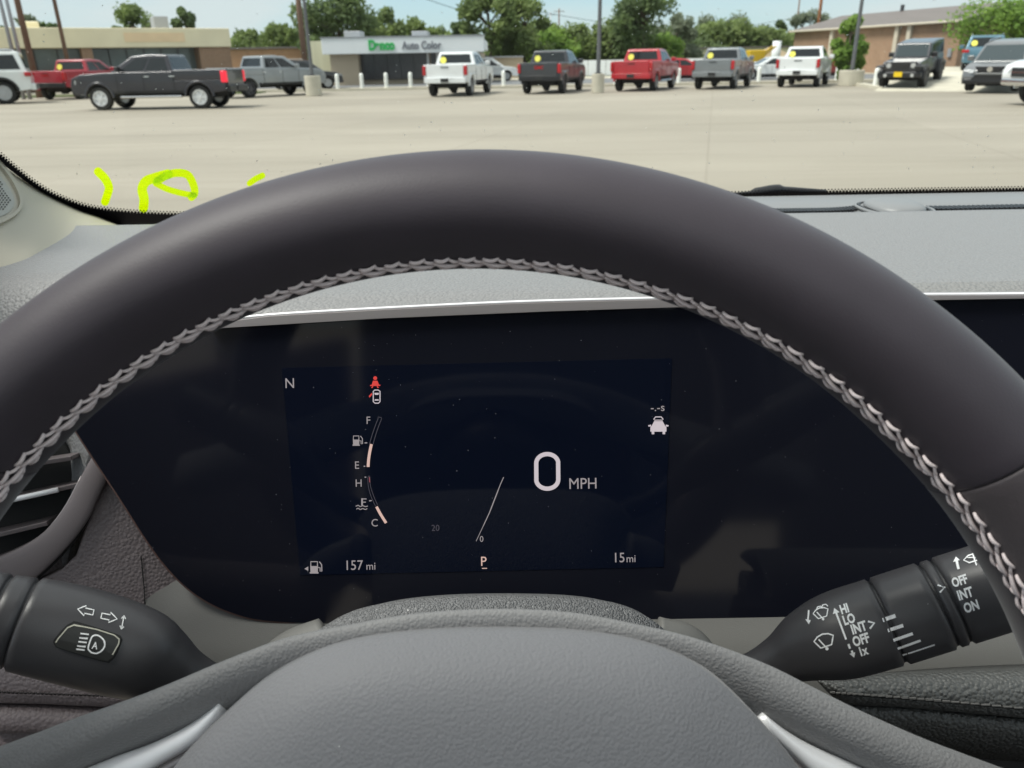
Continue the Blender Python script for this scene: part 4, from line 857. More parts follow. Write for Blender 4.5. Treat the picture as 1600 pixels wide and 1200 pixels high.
def rect_on(mb, A, B, C_, D_, u0, u1, v0, v1, off=0.004, nrm=None):
    f = lambda u, v: (A.lerp(B, u)).lerp(D_.lerp(C_, u), v)
    n = (B - A).cross(D_ - A).normalized()
    if nrm is not None and n.dot(nrm) < 0: n = -n
    q = [f(u0, v0), f(u1, v0), f(u1, v1), f(u0, v1)]
    mb.prism([p + n * off for p in q], -n * (off + 0.01)); return mb
def wheel(root, x, y, r, wd, rim='rimm'):
    side = 1 if y > 0 else -1
    w_ = MB(); prof = [(r * 0.62, -wd / 2), (r * 0.9, -wd / 2), (r, -wd / 2 + 0.05), (r, wd / 2 - 0.05), (r * 0.9, wd / 2), (r * 0.62, wd / 2), (r * 0.62, -wd / 2)]
    w_.grid([[Vector((x + a * math.cos(2 * math.pi * k / 28), y + b_, r + a * math.sin(2 * math.pi * k / 28))) for k in range(28)] for a, b_ in prof], True)
    t_ = w_.build('wheel', 'tyre', root, smooth=False)
    q = MB(); q.cyl((x, y + side * (wd / 2 - 0.07), r), (x, y + side * (wd / 2 - 0.10), r), r * 0.63, n=24)
    for k in range(6):
        a = 2 * math.pi * k / 6; M = Matrix.Translation((x, y + side * (wd / 2 - 0.05), r)) @ Matrix.Rotation(a, 4, 'Y')
        q.box((r * 0.32, 0, 0), (r * 0.6, 0.05, r * 0.17), M)
    q.cyl((x, y + side * (wd / 2 - 0.08), r), (x, y + side * (wd / 2 - 0.0), r), r * 0.14, n=12)
    q.grid([[Vector((x + a * math.cos(2 * math.pi * k / 28), y + side * b_, r + a * math.sin(2 * math.pi * k / 28))) for k in range(28)] for a, b_ in ((r * 0.64, wd / 2 - 0.12), (r * 0.64, wd / 2 + 0.004), (r * 0.58, wd / 2 + 0.004), (r * 0.56, wd / 2 - 0.08))], True)
    q.build('wheel_rim', rim, t_)
def vehicle(kind, label, cat, loc, heading, c, group=None, name=None, metal=0.0, rough=0.3, rimc='rimm', tag_yellow=True, opts=()):
    """heading: direction the front points, degrees from +X"""
    S = dict(
      pickup=dict(L=5.85, W=2.02, H=1.93, r=0.42, xf=1.92, xr=-1.85, under=0.56, belt=1.30, hood=1.22, nose=1.02, cow=1.32, cab=(-0.98, 1.42, -0.80, 0.55), tail=-0.98),
      suv=dict(L=4.75, W=1.90, H=1.74, r=0.37, xf=1.42, xr=-1.42, under=0.36, belt=1.06, hood=1.02, nose=0.86, cow=1.08, cab=(-2.25, 1.25, -1.95, 0.35), tail=None),
      bigsuv=dict(L=5.0, W=1.98, H=1.90, r=0.41, xf=1.50, xr=-1.50, under=0.46, belt=1.16, hood=1.16, nose=0.98, cow=1.18, cab=(-2.42, 1.05, -2.25, 0.35), tail=None),
      jeep=dict(L=4.75, W=1.88, H=1.86, r=0.42, xf=1.50, xr=-1.50, under=0.58, belt=1.20, hood=1.18, nose=1.10, cow=1.22, cab=(-2.22, 0.78, -2.14, 0.45), tail=None),
      sedan=dict(L=4.7, W=1.82, H=1.45, r=0.33, xf=1.40, xr=-1.38, under=0.26, belt=0.92, hood=0.88, nose=0.70, cow=0.94, cab=(-1.75, 1.05, -0.95, 0.15), tail=None))[kind]
    P = type('P', (), S)
    root = thing(name or {'pickup': 'pickup_truck', 'sedan': 'parked_car'}.get(kind, 'parked_suv'), label, cat, loc, R(heading), group)
    root['_o'] = (0, 0, 0)
    pm = paint('paint_' + label.split()[0] + str(len(bpy.data.materials)), c, rough, metal)
    h = P.L / 2; a_ = P.r * 1.22
    def arch(xc):
        return [(xc - a_ * math.cos(t_), max(P.under, P.r + a_ * math.sin(t_))) for t_ in [math.pi * k / 12 for k in range(13)]]
    def arch_(xc):
        q = []
        z0 = P.under - P.r; s0 = math.asin(max(-0.99, min(0.99, z0 / a_)))
        for k in range(11):
            t_ = s0 + (math.pi - 2 * s0) * k / 10; q.append((xc - a_ * math.cos(t_), P.r + a_ * math.sin(t_)))
        return q
    bot = [(-h + 0.05, P.under + 0.06)] + arch_(P.xr) + arch_(P.xf) + [(h - 0.12, P.under - 0.02)]
    rear = P.tail
    if rear is not None: top = [(h, P.under + 0.15), (h + 0.02, P.nose - 0.12), (h - 0.06, P.nose + 0.1), (h - 0.4, P.hood + 0.04), (P.cab[1], P.cow), (P.cab[0], P.belt + 0.03), (P.cab[0], 1.02), (-h + 0.06, 1.02), (-h + 0.03, 0.75)]
    elif kind == 'jeep': top = [(h - 0.1, P.under + 0.1), (h - 0.1, P.nose), (h - 0.25, P.hood - 0.02), (P.cab[1], P.cow), (P.cab[0], P.belt), (-h + 0.1, P.belt), (-h + 0.04, 0.8)]
    else: top = [(h, P.under + 0.15), (h + 0.01, P.nose - 0.2), (h - 0.07, P.nose), (h - 0.45, P.hood - 0.01), (P.cab[1], P.cow), (P.cab[0], P.belt + 0.02), (-h + 0.05, P.belt - (0.02 if kind != 'sedan' else 0.0)), (-h, P.belt - 0.25), (-h + 0.03, P.under + 0.25)]
    hw = P.W / 2; bw = hw if kind != 'jeep' else hw - 0.17
    poly = bot + top
    bd = MB().prism([Vector((x, -bw, z)) for x, z in poly], (0, 2 * bw, 0)).build('body', pm, root, bevel=0.05, seg=3)
    # underbody
    MB().box((0, 0, P.under - 0.02), (P.L - 1.2, P.W * 0.55, 0.22)).box((P.xr, 0, P.r), (0.16, P.W * 0.8, 0.14)).cyl((P.xr - 0.02, 0, P.r), (P.xr + 0.3, 0, P.r), 0.17, n=12).box((P.xf, 0, P.r + 0.03), (0.16, P.W * 0.8, 0.12)).build('underbody', 'under', root)
    # dark arch liners
    for xc in (P.xf, P.xr): MB().box((xc, 0, P.r + 0.2), (a_ * 1.4, P.W * 0.62, 0.5)).build('wheel_well', 'under', root)
    # cab
    x0, x1, t0, t1 = P.cab; zb = P.belt - 0.01 if kind != 'jeep' else P.belt - 0.01; zt = P.H; yb = bw - 0.015; yt_ = bw * (0.80 if kind != 'jeep' else 0.93)
    if kind == 'jeep': yb = bw
    cb = [Vector(p) for p in ((x0, -yb, zb), (x1, -yb, P.cow - 0.02), (x1, yb, P.cow - 0.02), (x0, yb, zb), (t0, -yt_, zt - 0.03), (t1, -yt_, zt - 0.06), (t1, yt_, zt - 0.06), (t0, yt_, zt - 0.03), ((t0 + t1) / 2, -yt_ + 0.02, zt), ((t0 + t1) / 2, yt_ - 0.02, zt))]
    mid = [Vector(((x0 + x1) / 2, s_ * yb, zb)) for s_ in (-1, 1)]
    cm = MB().add(cb, [(0, 1, 5, 8, 4), (3, 7, 9, 6, 2), (0, 4, 7, 3), (1, 2, 6, 5), (4, 8, 9, 7), (8, 5, 6, 9), (0, 3, 2, 1)])
    hardtop = pm if 'greytop' not in opts else MT['under']
    cm.build('cab', hardtop, root, bevel=0.06, seg=3)
    # glass
    A, B, C_, D_ = cb[3], cb[0], cb[4], cb[7]
    rm = MB(); rect_on(rm, A, B, C_, D_, 0.09, 0.91, 0.18 if rear is None else 0.22, 0.84, 0.006, Vector((-1, 0, 0))); rm.build('rear_window', 'cglass', root)
    rm = MB(); rect_on(rm, cb[1], cb[2], cb[6], cb[5], 0.06, 0.94, 0.10, 0.90, 0.006, Vector((1, 0, 0.3))); rm.build('windscreen', 'cglassl', root)
    for s_, (a, b_, c2, d2) in ((-1, (cb[0], cb[1], cb[5], cb[4])), (1, (cb[3], cb[2], cb[6], cb[7]))):
        n_ = Vector((0, s_, 0.3))
        sp = [(0.06, 0.44), (0.47, 0.80)] if kind in ('pickup', 'sedan') else [(0.04, 0.27), (0.30, 0.56), (0.59, 0.84)]
        for k, (u0, u1) in enumerate(sp):
            g_ = MB()
            f = lambda u, v: (a.lerp(b_, u)).lerp(d2.lerp(c2, u), v)
            last = k == len(sp) - 1
            q = [f(u0 + 0.01, 0.12), f(u1 + (0.06 if last else 0), 0.12), f(u1, 0.84), f(u0 + (0.03 if k == 0 else 0), 0.84)]
            nn_ = (q[1] - q[0]).cross(q[3] - q[0]).normalized(); nn_ = nn_ if nn_.dot(n_) > 0 else -nn_
            g_.prism([p + nn_ * 0.007 for p in q], -nn_ * 0.02); g_.build('side_window', 'cglass', root)
        # mirror, handles, door gaps
        mr = MB().box((x1 - 0.42, s_ * (bw + 0.13), P.belt + 0.12), (0.14, 0.24, 0.2)); mr.build('mirror', pm if 'blackmirror' not in opts else 'black', root, bevel=0.03)
        for xh in ((0.05, 1.0) if kind != 'sedan' else (-0.5, 0.45)):
            MB().box((x0 + (xh if kind == 'pickup' else xh + 1.0), s_ * (bw + 0.012), P.belt - 0.14), (0.2, 0.03, 0.035)).build('door_handle', 'chr' if metal else pm, root)
        dg = MB()
        xs_ = (x0 + 0.02, (x0 + x1) / 2 - 0.05, x1 - 0.25) if kind == 'pickup' else (-0.95, 0.05, 1.0)
        for xg in xs_: dg.box((xg, s_ * (bw + 0.001), (P.belt + P.under) / 2 + 0.02), (0.016, 0.012, P.belt - P.under - 0.16))
        dg.box(((P.xf + P.xr) / 2, s_ * (bw + 0.004), P.under + 0.06), (P.xf - P.xr - 2 * a_ - 0.05, 0.016, 0.09))
        dg.build('door_seam', 'under', root)
        for xc in (P.xf, P.xr):
            rr_ = [[Vector((xc - (a_ + o_) * math.cos(t_), s_ * (bw + p_ + (0.15 if kind == 'jeep' else 0)), P.r + (a_ + o_) * math.sin(t_))) for t_ in [0.12 * 0 + math.pi * (0.02 + 0.96 * k / 16) for k in range(17)]] for o_, p_ in ((-0.02, -0.1 - (0.15 if kind == 'jeep' else 0)), (-0.02, 0.022), (0.05, 0.024), (0.07, 0.0), (0.06, -0.15 if kind == 'jeep' else -0.05))]
            MB().grid(rr_).build('wheel_arch', 'black' if kind in ('jeep', 'bigsuv') or 'darkarch' in opts else pm, root, smooth=True)
            wheel(root, xc, s_ * (hw - 0.14), P.r, 0.27, rimc)
    if rear is not None:     # bed
        for s_ in (-1, 1): MB().box(((x0 - h) / 2 + 0.02, s_ * (bw - 0.045), 1.19), (x0 + h - 0.02, 0.09, 0.36)).build('bed_side', pm, root, bevel=0.03, seg=2)
        MB().box((x0 + 0.03, 0, 1.19), (0.06, P.W - 0.2, 0.34)).build('bed_front', pm, root)
        tg_ = MB().box((-h + 0.03, 0, 1.08), (0.10, P.W - 0.28, 0.60)); tg = tg_.build('tailgate', pm, root, bevel=0.025)
        MB().box((-h - 0.03, 0, 1.26), (0.02, 0.36, 0.035)).build('tailgate_handle', 'black', tg)
        if 'badge' in opts:
            dk = Decal.text  # raised letters on the tailgate
            cu = bpy.data.curves.new('t', 'FONT'); cu.body = 'GMC'; cu.size = 0.20; cu.align_x = 'CENTER'; cu.extrude = 0.008; cu.offset = 0.006
            ob = bpy.data.objects.new('t', cu); col.objects.link(ob); me = bpy.data.meshes.new_from_object(ob.evaluated_get(bpy.context.evaluated_depsgraph_get())); bpy.data.objects.remove(ob)
            me.transform(Matrix.Translation((-h - 0.032, 0, 1.10)) @ Matrix.Rotation(R(-90), 4, 'Z') @ Matrix.Rotation(R(90), 4, 'X')); me.materials.clear(); me.materials.append(MT['lamp'])
            o = bpy.data.objects.new('tailgate_badge', me); col.objects.link(o); o.parent = tg
    zl = 1.12 if rear is not None else P.belt - 0.10
    lit = 'litlamp' if 'lit' in opts else 'lamp'
    for s_ in (-1, 1):
        if kind == 'jeep': MB().box((-h + 0.02, s_ * (bw - 0.12), 1.0), (0.1, 0.16, 0.22)).build('tail_light', lit, root, bevel=0.02)
        else: MB().box((-h + 0.07, s_ * (bw - 0.05), zl), (0.22, 0.15 if rear is not None else 0.34, 0.40 if rear is not None else 0.15)).build('tail_light', lit, root, bevel=0.03)
    # rear bumper
    bc = 'chr' if 'chromebumper' in opts else (pm if 'bodybumper' in opts or rear is None else 'black')
    rb = MB().box((-h - 0.02, 0, P.under + 0.14), (0.18, P.W - 0.10, 0.22)).box((-h - 0.05, 0, P.under + 0.245), (0.14, P.W * 0.45, 0.03)).build('rear_bumper', bc, root, bevel=0.04)
    MB().box((-h - 0.12, 0, P.under + 0.15), (0.02, 0.36, 0.16)).build('licence_plate', 'platew', rb)
    # front
    xfr = h + (0.03 if kind != 'jeep' else -0.085)
    if kind == 'jeep':
        gr_ = MB()
        MB().box((h - 0.09, 0, 0.98), (0.05, 1.30, 0.40)).build('grille_panel', pm, root, bevel=0.03)
        for k in range(7): gr_.box((h - 0.055, -0.30 + 0.10 * k, 1.00), (0.02, 0.055, 0.27))
        gr_.build('grille', 'under', root)
        for s_ in (-1, 1):
            MB().cyl((h - 0.08, s_ * 0.50, 1.02), (h - 0.035, s_ * 0.50, 1.02), 0.10, n=20).build('headlight', 'hlamp', root)
            MB().box((h - 0.05, s_ * 0.78, 0.99), (0.62, 0.34, 0.07)).build('fender', 'black', root, bevel=0.02)
            MB().cyl((h + 0.10, s_ * 0.55, 0.64), (h + 0.165, s_ * 0.55, 0.64), 0.07, n=16).build('fog_light', 'hlamp', root)
        MB().box((h + 0.04, 0, 0.66), (0.22, 1.78, 0.24)).build('front_bumper', 'black', root, bevel=0.05)
        MB().box((h + 0.165, -0.02, 0.68), (0.02, 0.34, 0.20)).build('front_plate', 'plate', root, bevel=0.004)
        MB().box((-h - 0.05, 0, 1.0), (0.12, 0.1, 0.1)).build('spare_mount', 'black', root)
    else:
        gz = (P.under + P.nose) / 2 + 0.14
        if 'spindle' in opts:
            MB().prism([Vector((h + 0.02, y, z)) for y, z in ((-0.52, 1.00), (0.52, 1.00), (0.40, 0.80), (0.62, 0.52), (0.50, 0.44), (-0.50, 0.44), (-0.62, 0.52), (-0.40, 0.80))], (0.035, 0, 0)).build('grille', 'black', root)
            for k in range(3): MB().box((h + 0.06, 0, 0.86 + 0.05 * k), (0.02, 0.84, 0.012)).build('grille_bar', 'rimdk', root)
            MB().cyl((h + 0.055, 0, 0.90), (h + 0.075, 0, 0.90), 0.10, n=20).build('emblem', 'chr', root)
            MB().box((h + 0.05, 0, 0.74), (0.06, 1.0, 0.07)).build('grille_crossbar', pm, root, bevel=0.01)
        else:
            g2 = MB().box((xfr - 0.02, 0, gz), (0.06, P.W * 0.52, 0.26)).build('grille', 'black', root, bevel=0.02)
            MB().box((xfr + 0.015, 0, gz), (0.02, P.W * 0.50, 0.03)).build('grille_bar', 'chr', g2)
        for s_ in (-1, 1):
            MB().prism([Vector((h - 0.05, s_ * (bw - 0.42), P.nose + 0.02)), Vector((h - 0.22, s_ * (bw + 0.004), P.nose + 0.04)), Vector((h - 0.20, s_ * (bw + 0.006), P.nose - 0.10)), Vector((h + 0.02, s_ * (bw - 0.40), P.nose - 0.09))], (0.045, s_ * 0.004, 0)).build('headlight', 'hlamp', root)
        MB().box((h - 0.02, 0, P.under + 0.10), (0.16, P.W - 0.14, 0.20)).build('front_bumper', 'chr' if 'chromebumper' in opts else ('black' if kind != 'sedan' else pm), root, bevel=0.05)
    if kind in ('suv', 'bigsuv'):
        for s_ in (-1, 1): MB().tube([Vector((t0 + 0.2, s_ * (yt_ - 0.06), zt + 0.005)), Vector((t0 + 0.3, s_ * (yt_ - 0.06), zt + 0.055)), Vector((t1 - 0.4, s_ * (yt_ - 0.06), zt + 0.045)), Vector((t1 - 0.3, s_ * (yt_ - 0.06), zt - 0.01))], 0.018, 6).build('roof_rail', 'chr', root)
    if 'running' in opts:
        for s_ in (-1, 1): MB().tube([Vector((-1.2, s_ * (bw + 0.03), P.under - 0.1)), Vector((1.1, s_ * (bw + 0.03), P.under - 0.1))], 0.045, 8).build('running_board', 'chr', root)
    if tag_yellow:
        a = cb[3].lerp(cb[7], 0.42) if heading > 0 or True else None
        p = a.lerp(cb[0].lerp(cb[4], 0.42), 0.18 if 'tagright' not in opts else 0.82); nb = (cb[0] - cb[3]).cross(cb[7] - cb[3]).normalized(); nb = nb if nb.x < 0 else -nb
        MB().cyl(p + nb * 0.02, p + nb * 0.035, 0.15, n=20).build('price_tag', 'yellow', root)
    return root
TG = 'new pickup trucks parked in a row facing away'
def at(px, py): p = G(px, py); return (p.x, p.y, 0)
def place(o, px, py, corner=None):
    """put the thing so that its local point `corner` stands at the ground point seen at the pixel"""
    g = G(px, py); h_ = o.rotation_euler.z; c_ = Vector(corner or (0, 0, 0)); c_ = Matrix.Rotation(h_, 3, 'Z') @ c_
    o.location = (g.x - c_.x, g.y - c_.y, 0); return o
def aim(o, pf, pr, cf, cr):
    """turn the car so that its two near wheels stand at the two ground points"""
    a, b_ = G(*pf), G(*pr); d_ = a - b_; l_ = Vector(cf) - Vector(cr); h_ = math.atan2(d_.y, d_.x) - math.atan2(l_.y, l_.x)
    o.rotation_euler.z = h_; m_ = (a + b_) / 2; c_ = Matrix.Rotation(h_, 3, 'Z') @ ((Vector(cf) + Vector(cr)) / 2); o.location = (m_.x - c_.x, m_.y - c_.y, 0)
    print('AIM', o['label'][:20], 'span', round(d_.length, 2), 'want', round(l_.length, 2), 'heading', round(math.degrees(h_)))
def hd(yaw): return 90 - yaw         # yaw: degrees clockwise from straight ahead
RL = (-1.85, 0.87, 0); RRc = (-1.85, -0.87, 0)
vehs = []
place(vehicle('pickup', 'white pickup truck seen from behind in front of the paint shop', 'pickup truck', (0, 0, 0), hd(11), (0.72, 0.74, 0.74), TG, opts=('bodybumper',)), 706, 150, (-1.85, 0, 0))
place(vehicle('pickup', 'black pickup truck with red tailgate letters, left of the lamp post', 'pickup truck', (0, 0, 0), hd(17), (0.030, 0.032, 0.038), TG, opts=('badge',), rimc='rimdk'), 851, 146, (-1.85, 0, 0))
place(vehicle('pickup', 'bright red pickup truck between the black and the grey one', 'pickup truck', (0, 0, 0), hd(24), (0.42, 0.012, 0.022), TG, opts=('bodybumper', 'running')), 994, 142, (-1.85, 0, 0))
place(vehicle('pickup', 'grey pickup truck seen from behind, right of the red one', 'pickup truck', (0, 0, 0), hd(26), (0.20, 0.215, 0.225), TG, opts=('bodybumper',), metal=0.3), 1118, 139, (-1.85, 0, 0))
place(vehicle('pickup', 'white pickup truck with dark window, nearest the bushy green tree', 'pickup truck', (0, 0, 0), hd(27), (0.74, 0.76, 0.76), TG, opts=('bodybumper',)), 1247, 136, (-1.85, 0, 0))
vehs = place(vehicle('pickup', 'dark grey crew cab pickup parked side on with bright chrome wheels', 'pickup truck', (0, 0, 0), 176, (0.028, 0.027, 0.034), None, opts=('lit', 'running', 'blackmirror'), tag_yellow=False, metal=0.3, rimc='rimbr'), 145, 173, (1.92, 1.0, 0)); aim(vehs, (145, 173), (331, 170), (1.92, 1.0, 0), (-1.85, 1.0, 0))
place(vehicle('pickup', 'silver grey pickup angled away behind the dark side-on pickup', 'pickup truck', (0, 0, 0), 52, (0.30, 0.32, 0.33), None, tag_yellow=False, metal=0.4, rimc='rimdk', opts=('bodybumper',)), 392, 153, (-1.85, -0.95, 0))
place(vehicle('suv', 'black car with its nose showing past the wooden pole', 'suv', (0, 0, 0), 20, (0.022, 0.025, 0.03), None, tag_yellow=False), 478, 140, (0, -0.9, 0))
wv = place(vehicle('bigsuv', 'white sport utility cut off by the left edge of the view', 'suv', (0, 0, 0), 206, (0.70, 0.73, 0.72), None, tag_yellow=False), 0, 163, (-1.5, 0.9, 0)); wv.scale = (1.2, 1.2, 1.2)
place(vehicle('pickup', 'red pickup truck half hidden behind the dark side-on pickup', 'pickup truck', (0, 0, 0), hd(8), (0.34, 0.015, 0.03), None, opts=('badge',)), 102, 155, (-1.85, 0, 0))
ramp_cars = []
ramp_cars.append(place(vehicle('jeep', 'black boxy off-roader with slotted grille and yellow front plate', 'suv', (0, 0, 0), hd(218), (0.035, 0.035, 0.042), None, tag_yellow=False, opts=('blackmirror',), rimc='rimdk'), 1409, 140, (1.5, 0, 0)))
ramp_cars.append(place(vehicle('suv', 'grey sport utility facing the lot with a dark hourglass grille', 'suv', (0, 0, 0), hd(222), (0.17, 0.175, 0.18), None, tag_yellow=False, opts=('spindle',), metal=0.3), 1549, 145, (1.42, 0, 0)))
o = place(vehicle('suv', 'pale blue sport utility on the raised slab, backed to the tree', 'suv', (0, 0, 0), hd(28), (0.10, 0.20, 0.26), None, metal=0.3), 1533, 118, (-1.42, 0, 0)); g = G(1531, 109, 0.60); o.location = (g.x, g.y, 0.60)
place(vehicle('pickup', 'white pickup cut off by the right edge of the view', 'pickup truck', (0, 0, 0), 180, (0.74, 0.76, 0.76), None, tag_yellow=False, opts=('chromebumper',)), 1672, 167, (1.9, 0.9, 0))
place(vehicle('sedan', 'white sedan parked side on beyond the grey pickup', 'car', (0, 0, 0), 180, (0.72, 0.74, 0.74), None, tag_yellow=False), 1205, 124, (0, 0.8, 0))
place(vehicle('sedan', 'red hatchback showing between the red and grey pickups', 'car', (0, 0, 0), 10, (0.48, 0.02, 0.03), None, tag_yellow=False), 1070, 126, (0, -0.8, 0))
place(vehicle('sedan', 'small dull red car behind the white pickup near the bushy tree', 'car', (0, 0, 0), 20, (0.30, 0.03, 0.03), None, tag_yellow=False), 1288, 122, (0, -0.8, 0))
place(vehicle('suv', 'white sport utility parked beyond the white pickup by the paint shop', 'suv', (0, 0, 0), 4, (0.72, 0.74, 0.74), None, tag_yellow=False), 764, 127, (0, -0.8, 0))

# bollards
def bollard():
    root = thing('bollard', 'x', 'bollard'); root['_o'] = (0, 0, 0)
    m_ = MB(); m_.grid([[Vector((r_ * math.cos(2 * math.pi * k / 16), r_ * math.sin(2 * math.pi * k / 16), z)) for k in range(16)] for r_, z in ((0.12, 0), (0.12, 0.78), (0.115, 0.83), (0.09, 0.87), (0.05, 0.895), (0.005, 0.90))], True)
    m_.build('post', 'bollard', root, smooth=True)
    MB().cyl((0, 0, 0), (0, 0, 0.03), 0.17, 0.14, 16).build('foot', 'conc', root); return root
bp0 = bollard(); first = True
for px, py, lab in ((528, 139, 'white bollard right of the wooden pole, under the cream wall'), (566, 138, 'second white bollard from the wooden pole, before the shop wall corner'), (604, 137, 'white bollard before the middle of the dark shop window'),
                    (642, 136, 'white bollard just left of the white pickup by the shop'), (787, 134, 'white bollard between the white and the black pickup'), (1060, 131, 'white bollard just right of the red pickup'),
                    (962, 132, 'white bollard just left of the red pickup'), (1185, 129, 'white bollard between the grey and the second white pickup'), (1307, 127, 'white bollard just left of the bushy tree trunk'),
                    (1337, 126, 'white bollard behind the lamp post with the block base'), (1367, 138, 'white bollard touching the boxy black off-roader')):
    b_ = bp0 if first else copy_tree(bp0); first = False
    g = G(px, py); b_.location = (g.x, g.y, 0); b_['label'] = lab; b_['group'] = 'white bollards along the lot edge'
# concrete lamp bases and poles
def lamp_post(px, py, hgt, label, m='polegrey', base=True, rbase=0.30, bh=0.85, rp=0.10):
    g = G(px, py); root = here('lamp_post' if base else 'utility_pole', label, 'lamp post' if base else 'pole', (g.x, g.y, 0))
    if base:
        MB().cyl((g.x, g.y, 0), (g.x, g.y, bh), rbase, rbase, 24).build('concrete_base', 'conc', root, bevel=0.03)
        MB().box((g.x, g.y, bh + 0.02), (0.34, 0.34, 0.04)).build('base_plate', 'dkmetal', root)
        MB().cyl((g.x, g.y, bh), (g.x, g.y, hgt), rp, rp * 0.7, 12).build('pole', m, root, smooth=False)
        MB().box((g.x, g.y, hgt), (1.2, 0.12, 0.1)).build('lamp_arm', 'dkmetal', root); 
        for s_ in (-1, 1): MB().box((g.x + s_ * 0.7, g.y, hgt - 0.04), (0.5, 0.35, 0.14)).build('lamp_head', 'dkmetal', root, bevel=0.02)
    else:
        MB().cyl((g.x, g.y, 0), (g.x, g.y, hgt), rp, rp * 0.75, 14).build('pole', m, root, smooth=True)
        MB().box((g.x, g.y, hgt - 0.6), (2.4, 0.1, 0.12)).build('crossarm', m, root)
        for s_ in (-0.9, -0.3, 0.3, 0.9): MB().cyl((g.x + s_, g.y, hgt - 0.54), (g.x + s_, g.y, hgt - 0.36), 0.05, 0.03, 8).build('insulator', 'whitep', root)
    return root
lamp_post(934, 145, 9.0, 'dark lamp post on a round concrete base beside the black pickup')
lamp_post(1328, 134, 9.0, 'grey lamp post on a low wide concrete base by the bushy tree', rbase=0.62, bh=0.75)
lamp_post(491, 150, 9.0, 'dark lamp post on a concrete drum right behind the wooden pole', rbase=0.40, bh=0.95, rp=0.09)
def pole(px, py, hgt, label, m='pole', rp=0.15, **k): return lamp_post(px, py, hgt, label, m, base=False, rp=rp)
P1 = pole(481, 137, 10, 'thick brown wooden pole left of the paint shop', rp=0.20)
def pole_at(px, Y, hgt, label, m='pole', rp=0.2):
    r = ray(px, 95 - (px - 800) * 0.0175); k = r.x / r.y * Y; root = here('utility_pole', label, 'pole', (k, Y, 0))
    MB().cyl((k, Y, 0), (k, Y, hgt), rp, rp * 0.8, 14).build('pole', m, root, smooth=True)
    MB().box((k, Y, hgt - 0.6), (2.4, 0.1, 0.12)).build('crossarm', m, root); return root
P2 = pole_at(52, 46, 11, 'brown wooden pole behind the white sport utility', 'pole', 0.17)
P3 = pole_at(108, 50, 11, 'weathered wooden pole with a transformer before the tan strip mall', 'pole', 0.12)
g = P3['_o']; tf = MB().cyl((g[0] - 0.3, g[1] - 0.3, 5.2), (g[0] - 0.3, g[1] - 0.3, 6.4), 0.32, 0.32, 16).build('transformer', 'polegrey', P3)
P4 = pole(873, 104, 12, 'thin far wooden pole between the tall tree and the black pickup', rp=0.2)
P5 = pole(860, 103.5, 12, 'pale distant utility pole left of the thin wooden one', 'steel', 0.16)
P6 = pole(1093, 99, 9.5, 'far wooden pole rising over the tan wall behind the red pickup', rp=0.24)
P7 = pole(1270, 108, 13, 'rusty brown pole in front of the brick hall', 'orange', 0.20)
P8 = pole(1238, 100, 12, 'dark wooden pole at the far left corner of the brick hall', rp=0.17)
P9 = pole(526, 118, 8.2, 'thin grey pole with a meter box over the paint shop roof', 'steel', 0.08)
for px, off_, lab in ((26, 0, 'left of two silver flag poles behind the white sport utility'), (36, 0, 'right of two silver flag poles behind the white sport utility')):
    r0_ = ray(px, 108); g = Vector((r0_.x / r0_.y * 44, 44, 0)); r_ = here('flag_pole', lab, 'pole', (g.x, g.y, 0), 'silver flag poles'); MB().cyl(g, g + Vector((0, 0, 9)), 0.11, 0.07, 12).build('shaft', 'steel', r_, smooth=True); MB().cyl(g + Vector((0, 0, 9)), g + Vector((0, 0, 9.12)), 0.09, 0.02, 10).build('finial', 'steel', r_)
def cable(a, b_, sag, lab, r=0.03):
    a, b_ = Vector(a), Vector(b_); pts = [a.lerp(b_, k / 16) - Vector((0, 0, sag * 4 * (k / 16) * (1 - k / 16))) for k in range(17)]
    o = MB().tube(pts, r, 5).build('overhead_cable', 'wire', None, loc=pts[0]); tag(o, lab, 'cable', 'overhead cables')
def ptop(o, dz): return Vector((o['_o'][0], o['_o'][1], dz))
cable(ptop(P1, 8.2), ptop(P4, 6.6), 0.8, 'cable sagging from the brown pole towards the far trees')
cable(ptop(P1, 7.4), ptop(P6, 6.6), 0.6, 'lower cable running from the brown pole across the trees')
cable(ptop(P4, 6.2), ptop(P6, 6.0), 0.3, 'cable between the thin far pole and the tan wall pole')
cable(ptop(P4, 4.6), ptop(P8, 5.2), 0.3, 'lowest long cable before the dark trees')
cable(ptop(P6, 7.6), ptop(P8, 8.0), 0.3, 'cable ending at the dark pole by the brick hall')

# buildings
def wall_box(name, m, root, x0, x1, y0, y1, z0, z1, bevel=0): return MB().box(((x0 + x1) / 2, (y0 + y1) / 2, (z0 + z1) / 2), (x1 - x0, y1 - y0, z1 - z0)).build(name, m, root, bevel=bevel)
# tan strip mall on the left
def bx_at(px, y): r = ray(px, 95 - (px - 800) * 0.0175); return r.x / r.y * y
def z_at(px, py, y): r = ray(px, py); return EYE + r.z / r.y * y
YS = 62
MA = R(30); K0 = Vector((bx_at(366, YS), YS, 0))
def tpx(px, back=0.0):       # metres along the mall front, leftwards from its right corner
    r = ray(px, 95 - (px - 800) * 0.0175); k = r.x / r.y; bx0 = K0.x - back * math.sin(MA); by0 = K0.y + back * math.cos(MA)
    return (bx0 - k * by0) / (math.cos(MA) - k * math.sin(MA))
sm_ = here('strip_mall', 'long tan strip mall with a faded sign patch and brick piers', 'shop building', (0, 0, 0))
zf0, zf1 = z_at(366, 73, YS), z_at(366, 44, YS)
def mb_(n_, m_, a, b_, y0, y1, z0, z1, bevel=0): return wall_box(n_, m_, sm_, -b_, -a, y0, y1, z0, z1, bevel)
